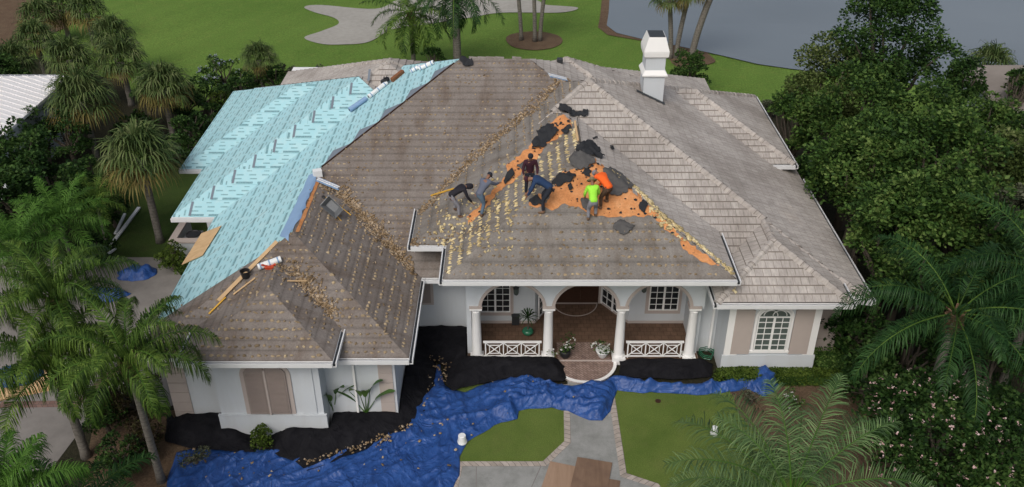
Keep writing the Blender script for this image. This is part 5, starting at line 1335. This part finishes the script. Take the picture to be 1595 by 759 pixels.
roll('underlayment roll at the very top of the aqua roof', (655,110), (677,100), .12)
roll('second underlayment roll at the top of the aqua roof, beside the black bag', (641,114), (656,106), .11)
b = MB(); q = onroof(603, 131); nn = rnorm(q.x, q.y); b.lathe([(.02,0),(.24,.02),(.26,.1),(.24,.18),(.02,.2)], n=20, M=(nn.to_track_quat('Z','Y').to_matrix().to_4x4()))
for i in range(5): b.bar((0,0,.15), (random.uniform(-.35,.1), random.uniform(-.1,.4), .3), .03)
o = b.build('hose_coil', M['black']); o.location = q+nn*.12; tag(o, 'black coil of hose at the upper end of the white roll', 'hose')
b = MB(); b.box(-.45,.45,-.1,.1,0,.22); o = b.build('timber_block', plain('rust_wood', (.2,.085,.04), .9, .3, 5), bevel=.02); q = onroof(620,121); o.location = q; o.rotation_euler = (0, R(-15), R(52)); tag(o, 'rusty brown timber block near the top of the aqua roof', 'timber')
def scrap(label, L, mat='blackfelt', amp=.12, h_=.1, seed=0, cat='felt scrap', group='torn black felt pieces on the roof', name='torn_felt'):
    ol = rough_outline(roofpoly(L), amp*1.5, .1, seed, .07 if amp > .06 else 0)
    def zf(x, y): return rz(x, y)[0]+.05+h_*.8*(1-min(1, 3*abs(noise.noise(Vector((x*1.7, y*1.7, seed))))))*.6+.05*(1-min(1, 4*abs(noise.noise(Vector((x*4.5, y*4.5, seed))))))
    o = drape(name, ol, zf, M[mat], .06, None, .012, False); tag(o, label, cat, group); return o
scrap('largest torn black felt piece hanging over the upper orange strip', [(828,232),(832,215),(840,203),(850,197),(862,197),(868,207),(862,218),(852,224),(845,232),(835,233)], h_=.25, seed=1)
scrap('torn black felt at the peak of the torn hip, left half', [(871,166),(884,166),(892,174),(890,180),(878,177)], seed=2, h_=.2)
scrap('torn black felt lying on the light tiles beyond the hip', [(884,176),(898,178),(914,176),(912,186),(905,184),(890,184)], seed=3, h_=.2)
scrap('black felt flap curled over the ridge above the orange shirt', [(897,232),(905,222),(920,224),(935,235),(941,248),(925,248),(912,242),(900,240)], h_=.3, seed=4)
scrap('grey felt flap folded back below the black flap', [(886,252),(892,240),(905,240),(920,244),(926,256),(915,268),(905,266),(893,262)], 'grayfelt', h_=.2, seed=5)
scrap('torn felt heap just right of the navy worker', [(858,285),(870,272),(885,270),(898,275),(892,284),(880,286),(872,292)], h_=.3, seed=6)
scrap('short black felt strip in the orange patch', [(884,292),(891,286),(893,298),(887,300)], seed=7, h_=.15)
scrap('long black felt tongue on the lower orange strip', [(784,285),(790,272),(798,266),(801,274),(792,286),(786,293)], seed=8, h_=.15, amp=.05)
scrap('black felt tatter at the top right of the upper orange strip', [(874,206),(886,196),(890,204),(880,212)], seed=9, h_=.15)
scrap('grey felt flap with dabs right of the orange shirt', [(940,268),(955,265),(975,278),(988,292),(976,300),(968,308),(945,306),(938,300),(942,285)], 'grayfelt', h_=.1, seed=10, amp=.08)
scrap('black tatters at the navy worker feet', [(824,316),(833,306),(842,310),(848,322),(835,322)], seed=11, h_=.2)
scrap('torn bit of felt left lying on the lower entry slope', [(957,352),(966,346),(980,348),(990,352),(980,362),(965,366),(958,362)], 'grayfelt', seed=12, h_=.15)
scrap('small black scrap on the light east slope', [(950,229),(955,229),(957,236),(951,236)], seed=13, amp=.04, h_=.15)
scrap('tiny black scrap higher on the light east slope', [(922,217),(930,214),(931,217),(924,219)], seed=14, amp=.03)
scrap('black plastic bag heap on the top ridge of the house', [(716,102),(722,97),(736,97),(738,103),(730,107),(720,106)], h_=.5, seed=15, cat='bag', group=None, name='plastic_bag')
for i_, (L, lab) in enumerate((([(905,318),(916,312),(922,322),(912,330)],'ragged grey felt remnant by the lime shirt roofer'), ([(905,272),(914,262),(924,268),(918,280)],'ragged dark remnant above the orange shirt roofer'), ([(806,262),(816,254),(822,262),(812,272)],'ragged dark remnant on the upper orange strip above the maroon roofer'), ([(1000,318),(1010,322),(1004,332),(994,328)],'ragged scrap on the wide part of the orange sheet at right'))):
    scrap(lab, L, 'grayfelt' if i_ % 2 == 0 else 'blackfelt', seed=40+i_, h_=.12, amp=.1)
# many small black marks left on the orange sheet
vs = []; fs = []
for o_ in ORANGE[:2]:
    xs = [p[0] for p in o_]; ys = [p[1] for p in o_]
    for _ in range(700):
        x, y = random.uniform(min(xs), max(xs)), random.uniform(min(ys), max(ys))
        if inside(o_, x, y) and random.random() < .35:
            s_ = random.uniform(.02,.09); k0 = len(vs); n_ = 5
            for k in range(n_):
                a = k*2*math.pi/n_; xx, yy = x+s_*math.cos(a)*random.uniform(.5,1.3), y+s_*.8*math.sin(a)*random.uniform(.5,1.3); vs.append((xx, yy, rz(xx, yy)[0]+.05))
            fs.append(list(range(k0, k0+n_)))
b = MB(); b.v = vs; b.f = fs; o = b.build('felt_tatters', M['blackfelt']); tag(o, 'small black tatters dotted over the orange sheets', 'debris', None, 'stuff')
# saw-toothed dark edge of the aqua sheet along the main hip, and a blue flap down the left wing ridge
hipx = lambda y: -14.156+(y-32.147)
b = MB(); y = 37.6
while y < 42.6:
    a0, a1 = (hipx(y), y), (hipx(y+1.15), y+1.15); w_ = .42
    P = [a0, (a1[0]-.02, a1[1]+.02), ((a0[0]*.35+a1[0]*.65)-w_*1.3, (a0[1]*.35+a1[1]*.65)+w_*1.3)]
    b.poly([(p[0], p[1], rz(p[0], p[1])[0]+.03) for p in P]); y += 1.15
part(b, 'underlayment_edge', M['aqua_back'], roof_objs[rL])
b = MB(); b.bar((hipx(37.5),37.5,rz(hipx(37.5),37.5)[0]+.02), (hipx(43.4),43.4,rz(hipx(43.4),43.4)[0]+.02), .06, .05); part(b, 'hip_board', M['door'], roof_objs[rL])
rx_ = (-14.156-3.87)/2
o = drape('underlayment_flap', rough_outline([(rx_-.55,31.9),(rx_-.1,31.4),(rx_+.1,33),(rx_+.12,37.0),(rx_-.35,37.2)], .1, .3, 4), lambda x, y: rz(x, y)[0]+.03, M['aqua_plain'], .08); o.parent = roof_objs[rC]
o = drape('underlayment_flap', rough_outline([(rx_+.12,31.9),(rx_+.24,32),(rx_+.28,37.0),(rx_+.15,37.2)], .05, .3, 4), lambda x, y: rz(x, y)[0]+.02, M['orange'], .05); o.parent = roof_objs[rC]
# drip-edge bundles, box, bucket, tool
def bundle(label, pa, pb, n_=5):
    a = onroof(*pa); e = onroof(*pb); c0 = (a+e)/2; t_ = empty('drip_edge_bundle', c0); tag(t_, label, 'metal strips'); nn = rnorm(c0.x, c0.y); d = (e-a).normalized(); sd_ = d.cross(nn)
    for i in range(n_):
        b = MB(); o_ = sd_*(i-n_/2)*.075+nn*(.05+.02*(i % 2)); b.bar(a-c0+o_, e-c0+o_+d*random.uniform(-.1,.1), .06, .05, tuple(nn)); b.build('strip', M['trim' if i % 2 else 'aqua_plain'], t_)
bundle('bundle of teal and white metal strips beside the white carton', (493,281), (527,295))
bundle('bundle of blue and white metal strips near the highest ridge', (855,119), (880,125))
b = MB(); b.box(-.2,.2,-.16,.16,0,.32); b.box(-.205,.205,-.01,.01,.02,.325); o = b.build('carton', M['bucket'], bevel=.01); o.location = onroof(495,274)-Vector((0,0,.02)); o.rotation_euler = (0,0,R(20)); tag(o, 'white carton on the ridge of the left wing', 'box')
t_ = empty('pail', onroof(383,432)); tag(t_, 'black pail standing beside the long pale board', 'bucket')
b = MB(); b.lathe([(.15,0),(.19,.3),(.2,.31),(.18,.31),(.15,.05)], n=20); b.build('body', M['black'], t_); b = MB(); b.tube([(.2*math.cos(a), .2*math.sin(a)*.3-.02, .3+.2*math.sin(a)) for a in np.linspace(0, math.pi, 9)], .008, 5); b.build('handle', M['steel'], t_)
b = MB(); b.box(-.16,.16,-.13,.13,.0,.1); b.tube([(.22*math.cos(a), .16*math.sin(a), .1+.04*math.sin(3*a)) for a in np.linspace(0, 5.5, 18)], .03, 6); b.bar((-.1,0,.1),(-.3,-.1,.2),.06); b.bar((.1,.05,.1),(.28,.12,.06),.05)
o = b.build('power_tool', M['red']); o.location = onroof(421,418)+Vector((0,0,.02)); tag(o, 'red power tool with coiled lead next to the white roll', 'tool')
# wheelbarrow
q = onroof(521, 334); wb = empty('wheelbarrow', q, R(250)); wb.scale = (.85,)*3; tag(wb, 'tipped grey wheelbarrow with yellow handles on the left wing roof', 'wheelbarrow')
Mx = Matrix.Translation((0,0,.45)) @ Matrix.Rotation(R(-38), 4, 'X') @ Matrix.Rotation(R(62), 4, 'Y')
b = MB(); lo = [(-.22,-.35,0),(.22,-.35,0),(.2,.25,0),(-.2,.25,0)]; hi = [(-.36,-.55,.3),(.36,-.55,.3),(.32,.5,.34),(-.32,.5,.34)]
V_ = [Mx @ Vector(p) for p in lo+hi]+[Mx @ (Vector(p)*.93+Vector((0,0,.03))) for p in lo+hi]
b.add(V_, [(0,3,2,1),(0,1,5,4),(1,2,6,5),(2,3,7,6),(3,0,4,7),(8,9,10,11),(12,13,9,8),(13,14,10,9),(14,15,11,10),(15,12,8,11),(4,5,13,12),(5,6,14,13),(6,7,15,14),(7,4,12,15)]); b.build('tray', M['steel'], wb)
for s_ in (-1, 1):
    b = MB(); b.tube([Mx @ Vector((s_*.08,-.62,-.1)), Mx @ Vector((s_*.2,0,-.06)), Mx @ Vector((s_*.3,.95,.1))], .022, 8); b.build('handle', M['yellow'], wb)
    b = MB(); b.tube([Mx @ Vector((s_*.2,.15,-.05)), Mx @ Vector((s_*.24,.3,-.4)), Mx @ Vector((s_*.2,.42,-.05))], .016, 6); b.build('leg', M['yellow'], wb)
b = MB(); b.lathe([(.07,-.05),(.19,-.045),(.2,0),(.19,.045),(.07,.05)], n=20, M=Mx @ Matrix.Translation((0,-.62,-.12)) @ Matrix.Rotation(math.pi/2, 4, 'Y')); b.build('wheel', M['black'], wb)

# ---------------------------------------------------------------- small things on the ground and porch
def pail(label, px, py, r_, h_, up=False):
    q = at(px, py, .12); t_ = empty('bucket', q); tag(t_, label, 'bucket', 'white buckets on the lawn' if not up else None)
    b = MB(); b.lathe([(r_*1.08,0),(r_*1.08,.04),(r_,.05),(r_*.86,h_),(r_*.8,h_+.01)], n=24); b.build('body', M['bucket'], t_, smooth=False)
    b = MB(); b.tube([(r_*1.1*math.cos(a), r_*1.1*math.sin(a), .07) for a in np.linspace(0, 2*math.pi, 17)], .008, 5); b.build('rim', M['trim'], t_)
pail('white upturned bucket at the edge of the blue tarp', 720, 689, .17, .36)
pail('white bucket on the right lawn behind the palm fronds', 1112, 676, .14, .34)
b = MB(); b.lathe([(.12,0),(.12,.02),(.05,.03)], n=16); o = b.build('drain_cap', M['door']); o.location = at(1025,625,.04); tag(o, 'small round brown drain cap in the right lawn', 'drain cap')
def potted(label, q, prof, mat, leafm, r_, h_, flowers=None, z0=.3):
    t_ = empty('potted_plant', q); tag(t_, label, 'potted plant'); b = MB(); b.lathe(prof, n=20); b.build('pot', M[mat], t_, smooth=True)
    top = prof[-1][1]; cs = rng.normal(size=(9,3))*np.array((r_*.45, r_*.45, h_*.25))+np.array((0,0,top+h_*.45)); P, D = clumps(cs, [r_*.55]*9, 260); V, F = leaves(P, .1, D=D); npmesh('foliage', V, F, M[leafm], t_)
    if flowers:
        Q = P[rng.choice(len(P), 14)]; Q[:,2] += .06; Q2 = np.repeat(Q, 6, 0)+rng.normal(size=(len(Q)*6,3))*.02; V, F = leaves(Q2, .07, up=1.5, asp=1.1); npmesh('flower', V, F, M[flowers], t_)
    return t_
pr1 = [(.16,0),(.22,.12),(.25,.3),(.24,.38),(.21,.38)]
potted('leafy potted bush with white flowers, left of the entry step', at(880, 556, .3), pr1, 'black', 'leaf_mid', .42, .5, 'whiteflower')
potted('potted plant with white flowers in a scalloped white pot, right of the entry step', at(938, 557, .3), [(.1,0),(.16,.08),(.28,.34),(.32,.44),(.27,.42)], 'bucket', 'leaf_mid', .36, .35, 'whiteflower')
q = at(822, 521, .3); t_ = empty('potted_palm', q); tag(t_, 'spiky potted palm in a green glazed pot on the porch', 'potted plant')
b = MB(); b.lathe([(.13,0),(.24,.1),(.27,.2),(.2,.3),(.17,.3)], n=20); b.build('pot', M['green_pot'], t_, smooth=True)
b = MB(); b.tube([(0,0,.25),(.03,0,.6),(.0,.02,.95)], .035, 7); b.build('stem', M['bark'], t_)
V, F = [], []
for i in range(46):
    az = i*2.4; e = 1.4-1.5*(i/46); d = np.array((math.cos(az)*math.cos(e), math.sin(az)*math.cos(e), math.sin(e))); sd_ = np.array((-math.sin(az), math.cos(az), 0))*.022; p = np.array((0,.02,.95)); m_ = p+d*.38; e2 = m_+d*.2+np.array((0,0,-.16)); k0 = len(V)
    V.extend([p-sd_*.5, p+sd_*.5, m_-sd_, m_+sd_, e2-sd_*.1, e2+sd_*.1]); F.extend([(k0,k0+1,k0+3,k0+2),(k0+2,k0+3,k0+5,k0+4)])
npmesh('foliage', V, F, M['palm_dark'], t_)
b = MB(); b.box(-.17,.17,-.1,.1,0,.5); b.box(-.19,.19,-.12,.12,.5,.54); o = b.build('storage_box', M['metal_dark'], bevel=.01); o.location = at(803,505,.3); tag(o, 'dark square box against the porch wall under the lantern', 'box')
q = at(1100, 556, 0); b = MB()
b.tube([(.5*math.cos(a*1.0)*(1+.15*math.sin(3*a))*.6, .35*math.sin(a)*(1+.1*math.cos(5*a)), .05+.015*a) for a in np.linspace(0, 19, 90)], .018, 6); b.tube([(.3,.1,.3),(.6,.3,.4),(.75,.6,.6)], .018, 6)
o = b.build('garden_hose', M['green_pot']); o.location = q+Vector((0,0,.02)); tag(o, 'dark green garden hose coiled by the wall between porch and right bay', 'hose')

# ---------------------------------------------------------------- neighbouring houses
def nhouse(label, x0, x1, y0, y1, ze, pitch, mat, seam):
    t_ = empty('neighbour_house', ((x0+x1)/2, (y0+y1)/2, 0)); tag(t_, label, 'house'); w_, d_ = (x1-x0)/2, (y1-y0)/2; b = MB(); b.box(-w_+.6, w_-.6, -d_+.6, d_-.6, 0, ze-.15); b.build('wall', M['white'], t_)
    h_ = min(w_, d_); hz = ze+h_*pitch; A = [(-w_,-d_,ze),(w_,-d_,ze),(w_,d_,ze),(-w_,d_,ze)]; r0, r1 = ((-w_+h_,0,hz),(w_-h_,0,hz)) if w_ >= d_ else ((0,-d_+h_,hz),(0,d_-h_,hz))
    b = MB(); V_ = A+[r0, r1]+[(p[0],p[1],ze-.16) for p in A]
    fs = [(0,1,5,4),(1,2,5),(2,3,4,5),(3,0,4)] if w_ >= d_ else [(0,1,4),(1,2,5,4),(2,3,5),(3,0,4,5)]
    b.add(V_, fs+[(0,6,7,1),(1,7,8,2),(2,8,9,3),(3,9,6,0),(6,9,8,7)])
    ro = b.build('roof', M[mat], t_)
    if seam:
        b = MB(); n_ = int(2*w_/.5)
        for i in range(n_+1):
            x = -w_+i*.5; run = max(0, min(d_, w_-abs(x))); 
            if run > .1:
                for s_ in (-1, 1): b.bar((x, s_*d_, ze+.03), (x, s_*(d_-run), ze+run*pitch+.03), .035, .05)
        n_ = int(2*d_/.5)
        for i in range(n_+1):
            y = -d_+i*.5; run = max(0, min(h_, d_-abs(y)))
            if run > .1:
                for s_ in (-1, 1): b.bar((s_*w_, y, ze+.03), (s_*(w_-run), y, ze+run*pitch+.03), .035, .05)
        b.build('roof_seams', M['metalroof'], ro)
    return t_
c1 = at(66, 150, 4.0); nhouse('neighbouring house with a white standing-seam metal roof at the left edge', c1.x-16, c1.x+.3, c1.y-6.5, c1.y+3.5, 4.0, .36, 'metalroof', True)
c2 = at(1580, 186, 3.6); nhouse('neighbouring house with a tan roof corner showing among the trees at right', c2.x, c2.x+16, c2.y-1.0, c2.y+9, 3.6, .36, 'tile', False)

# ---------------------------------------------------------------- the roofers
def skin(name, J, E_, mat, parent, root=0, sub=1):
    me = bpy.data.meshes.new(name); me.from_pydata([j[0] for j in J], E_, []); me.materials.append(mat)
    o = bpy.data.objects.new(name, me); C.objects.link(o); o.parent = parent
    o.modifiers.new('skin', 'SKIN'); sv = me.skin_vertices[0].data if me.skin_vertices else None
    if sv is None: return o
    for i, j in enumerate(J):
        r_ = j[1]; sv[i].radius = (r_, r_) if not hasattr(r_, '__len__') else r_; sv[i].use_root = (i == root)
    m_ = o.modifiers.new('sub', 'SUBSURF'); m_.levels = sub; m_.render_levels = sub
    o.modifiers['skin'].use_smooth_shade = True; return o
SKIN = plain('skin_brown', (.24,.12,.075), .6, .08, 8)
def ensure_skin(me):
    pass
def person(label, foot_px, yaw, pose, shirt, pants, hatmat, hat='cap', scale=1.0):
    q = onroof(*foot_px); t_ = empty('person', q, yaw); scale *= 1.1; t_.scale = (scale,)*3; tag(t_, label, 'person')
    cy_, sy_ = math.cos(yaw), math.sin(yaw)
    def dz(x, y): return rz(q.x+(x*cy_-y*sy_)*scale, q.y+(x*sy_+y*cy_)*scale)[0]-q.z
    V = Vector
    D = dict(stand=dict(pel=(0,0,.9), ch=(0,.06,1.2), nk=(0,.11,1.42), hd=(0,.18,1.56), sh=.19, el=((-.27,.12,1.08),(.27,.14,1.08)), wr=((-.24,.3,.88),(.25,.28,.86)), ft=((-.13,.02),(.15,.1)), kn=.06),
        bend=dict(pel=(0,-.22,.86), ch=(0,.1,1.06), nk=(0,.34,1.12), hd=(0,.49,1.1), sh=.19, el=((-.26,.38,.82),(.26,.36,.8)), wr=((-.2,.52,.55),(.2,.55,.52)), ft=((-.16,.0),(.17,.06)), kn=.12),
        reach=dict(pel=(0,-.2,.84), ch=(.02,.08,1.1), nk=(.03,.24,1.27), hd=(.04,.36,1.36), sh=.19, el=((-.24,.42,1.0),(.27,.45,1.05)), wr=((-.16,.66,.9),(.26,.7,1.0)), ft=((-.12,.3),(.17,-.3)), kn=.14),
        stoop=dict(pel=(0,-.12,.84), ch=(0,.1,1.1), nk=(0,.26,1.27), hd=(0,.36,1.36), sh=.18, el=((-.26,.22,.98),(.25,.24,.98)), wr=((-.24,.38,.76),(.22,.42,.78)), ft=((-.14,.0),(.14,.12)), kn=.12))[pose]
    pel, ch_, nk, hd = (V(D[k]) for k in ('pel','ch','nk','hd')); bk = (nk-ch_).normalized(); sh = [ch_.lerp(nk, .72)+V((s_*D['sh'],0,0)) for s_ in (-1,1)]
    J = [(pel,(.15,.11)),(pel.lerp(ch_,.5),(.135,.1)),(ch_,(.165,.115)),(nk.lerp(ch_,.25),(.11,.08)),(nk,.055),(nk.lerp(hd,.45),.062)]
    hu = (hd-nk).normalized(); J += [(hd,(.082,.095)),(hd+hu*.07+V((0,-.005,.03)),(.07,.08))]; E_ = [(i,i+1) for i in range(7)]
    fw = V((0,1,0)) if pose in ('stand','stoop','reach') else V((0,.35,-.9)); fw = (fw-hu*fw.dot(hu)).normalized()
    J.append((hd+fw*.095,.016)); E_.append((6,8))                     # nose
    arms = []; legs = []
    for s_, i_ in ((-1,0),(1,1)):
        el = V(D['el'][i_]); w_ = V(D['wr'][i_]); b0 = len(J); d = (w_-el).normalized(); pm = w_+d*.07
        J += [(sh[i_],.06),(sh[i_].lerp(el,.5),.052),(el,.043),(el.lerp(w_,.5),.038),(w_,.026),(pm,(.034,.016))]; E_ += [(3,b0)]+[(b0+k,b0+k+1) for k in range(5)]; arms.append((sh[i_], el, w_))
        sd_ = d.cross(V((0,0,1))); sd_ = sd_.normalized() if sd_.length > .01 else V((1,0,0)); dn = V((0,0,-1))
        for f_, (off, ln) in enumerate(((-.027,.06),(-.009,.075),(.009,.07),(.027,.055))):
            k0 = len(J); J += [(pm+sd_*off+d*.02,.009),(pm+sd_*off*1.1+d*(.02+ln*.5)+dn*.01,.0085),(pm+sd_*off*1.1+d*(.02+ln*.75)+dn*.035,.0075)]; E_ += [(b0+5,k0),(k0,k0+1),(k0+1,k0+2)]
        k0 = len(J); J += [(w_+d*.035-sd_*s_*.035,.011),(w_+d*.07-sd_*s_*.055+dn*.02,.0085)]; E_ += [(b0+4,k0),(k0,k0+1)]
        fx, fy = D['ft'][i_]; fz = dz(fx, fy); hip = pel+V((s_*.09,0,-.06)); an = V((fx, fy-.03, fz+.09)); kn = hip.lerp(an,.5)+V((s_*.02, D['kn'],.02)); k0 = len(J)
        J += [(hip,.095),(hip.lerp(kn,.5),.082),(kn,.058),(kn.lerp(an,.4),.054),(an,.036),(an+V((0,.1,-.055)),.036),(an+V((0,.17,-.065)),.028)]; E_ += [(0,k0)]+[(k0+k,k0+k+1) for k in range(6)]; legs.append((hip, kn, an))
    skin('body', J, E_, SKIN, t_)
    # shirt
    J = [(pel-(ch_-pel)*.22,(.178,.14)),(pel+(ch_-pel)*.12,(.172,.132)),(pel.lerp(ch_,.5),(.16,.125)),(ch_,(.19,.14)),(nk.lerp(ch_,.3),(.15,.105)),(nk.lerp(ch_,.05),(.075,.07))]; E_ = [(0,1),(1,2),(2,3),(3,4),(4,5)]
    for a, e, w_ in arms: b0 = len(J); J += [(a,.082),(a.lerp(e,.5),.07),(e,.06),(e.lerp(w_,.6),.052),(e.lerp(w_,.9),.045)]; E_ += [(4,b0)]+[(b0+k,b0+k+1) for k in range(4)]
    skin('shirt', J, E_, shirt, t_)
    J = [(pel+(ch_-pel)*.3,(.16,.125)),(pel,(.17,.135))]; E_ = [(0,1)]
    for h_, k_, a in legs: b0 = len(J); J += [(h_,.112),(h_.lerp(k_,.5),.097),(k_,.078),(k_.lerp(a,.5),.068),(k_.lerp(a,.93),.062)]; E_ += [(1,b0)]+[(b0+k,b0+k+1) for k in range(4)]
    skin('trousers', J, E_, pants, t_, 1)
    for h_, k_, a in legs:
        skin('boot', [(a+V((0,-.03,.05)),.052),(a+V((0,-.02,-.03)),.055),(a+V((0,.08,-.05)),.05),(a+V((0,.18,-.058)),.038)], [(0,1),(1,2),(2,3)], M['boot'], t_)
    for s_ in (-1, 1):
        b = MB(); e_c = hd+fw*.078+hu*.018+V((s_*.03,0,0)); b.lathe([(.002,-.01),(.011,0),(.002,.01)], e_c, 8); b.build('eye', M['black'], t_)
    Mh = hu.to_track_quat('Z','Y').to_matrix().to_4x4(); top = hd+hu*.035
    b = MB()
    if hat == 'hood': b.lathe([(.1,-.13),(.115,-.05),(.115,.03),(.1,.09),(.06,.135),(.01,.145)], top-fw*.02, 14, Mh); nm = 'hood'
    elif hat == 'brim': b.lathe([(.19,.02),(.19,.03),(.11,.045),(.1,.1),(.06,.14),(.01,.145)], top, 18, Mh); nm = 'hat'
    elif hat == 'hair': b.lathe([(.098,-.02),(.103,.03),(.09,.09),(.05,.125),(.01,.13)], top-fw*.015, 14, Mh); nm = 'hair'
    else:
        b.lathe([(.1,.01),(.104,.05),(.085,.1),(.05,.125),(.01,.13)], top, 14, Mh); p = top+hu*.03+fw*.1; b.bar(p-fw*.02, p+fw*.09, .13, .015, tuple(hu)); nm = 'cap'
    b.build(nm, hatmat, t_, smooth=True)
    return t_
cl = lambda n_, c_: plain(n_, c_, .85, .18, 9)
black_c, maroon, navy, lime, oran = cl('cloth_black',(.018,.017,.024)), cl('cloth_maroon',(.045,.014,.025)), cl('cloth_navy',(.02,.045,.11)), cl('cloth_lime',(.33,.78,.06)), cl('cloth_orange',(.9,.13,.02))
slate, denim, gray_c, dk, brown_c = cl('cloth_slate',(.11,.125,.17)), cl('cloth_denim',(.09,.135,.19)), cl('cloth_gray',(.22,.22,.25)), cl('cloth_dark',(.02,.024,.035)), cl('cloth_brown',(.075,.045,.03))
person('roofer in black hooded top bending over the dabs, lowest on the left', (712,334), R(-70), 'bend', black_c, gray_c, black_c, 'hood', 1.02)
person('roofer in slate grey top and blue jeans reaching up the slope, second from left', (752,330), R(-35), 'reach', slate, denim, dk, 'cap', 1.04)
person('roofer in dark maroon long-sleeved top standing highest on the slope', (825,300), R(185), 'stand', maroon, dk, dk, 'hair', 1.02)
person('roofer in navy blue top and dark trousers bent double beside the torn felt', (846,326), R(80), 'bend', navy, dk, maroon, 'cap', 1.12)
person('roofer in orange T-shirt and brown trousers bending on the orange sheet', (940,322), R(35), 'bend', oran, brown_c, gray_c, 'cap', 1.08)
person('roofer in lime green shirt and straw hat walking on the grey felt', (922,343), R(5), 'stoop', lime, gray_c, cl('straw',(.25,.2,.12)), 'brim', 1.04)
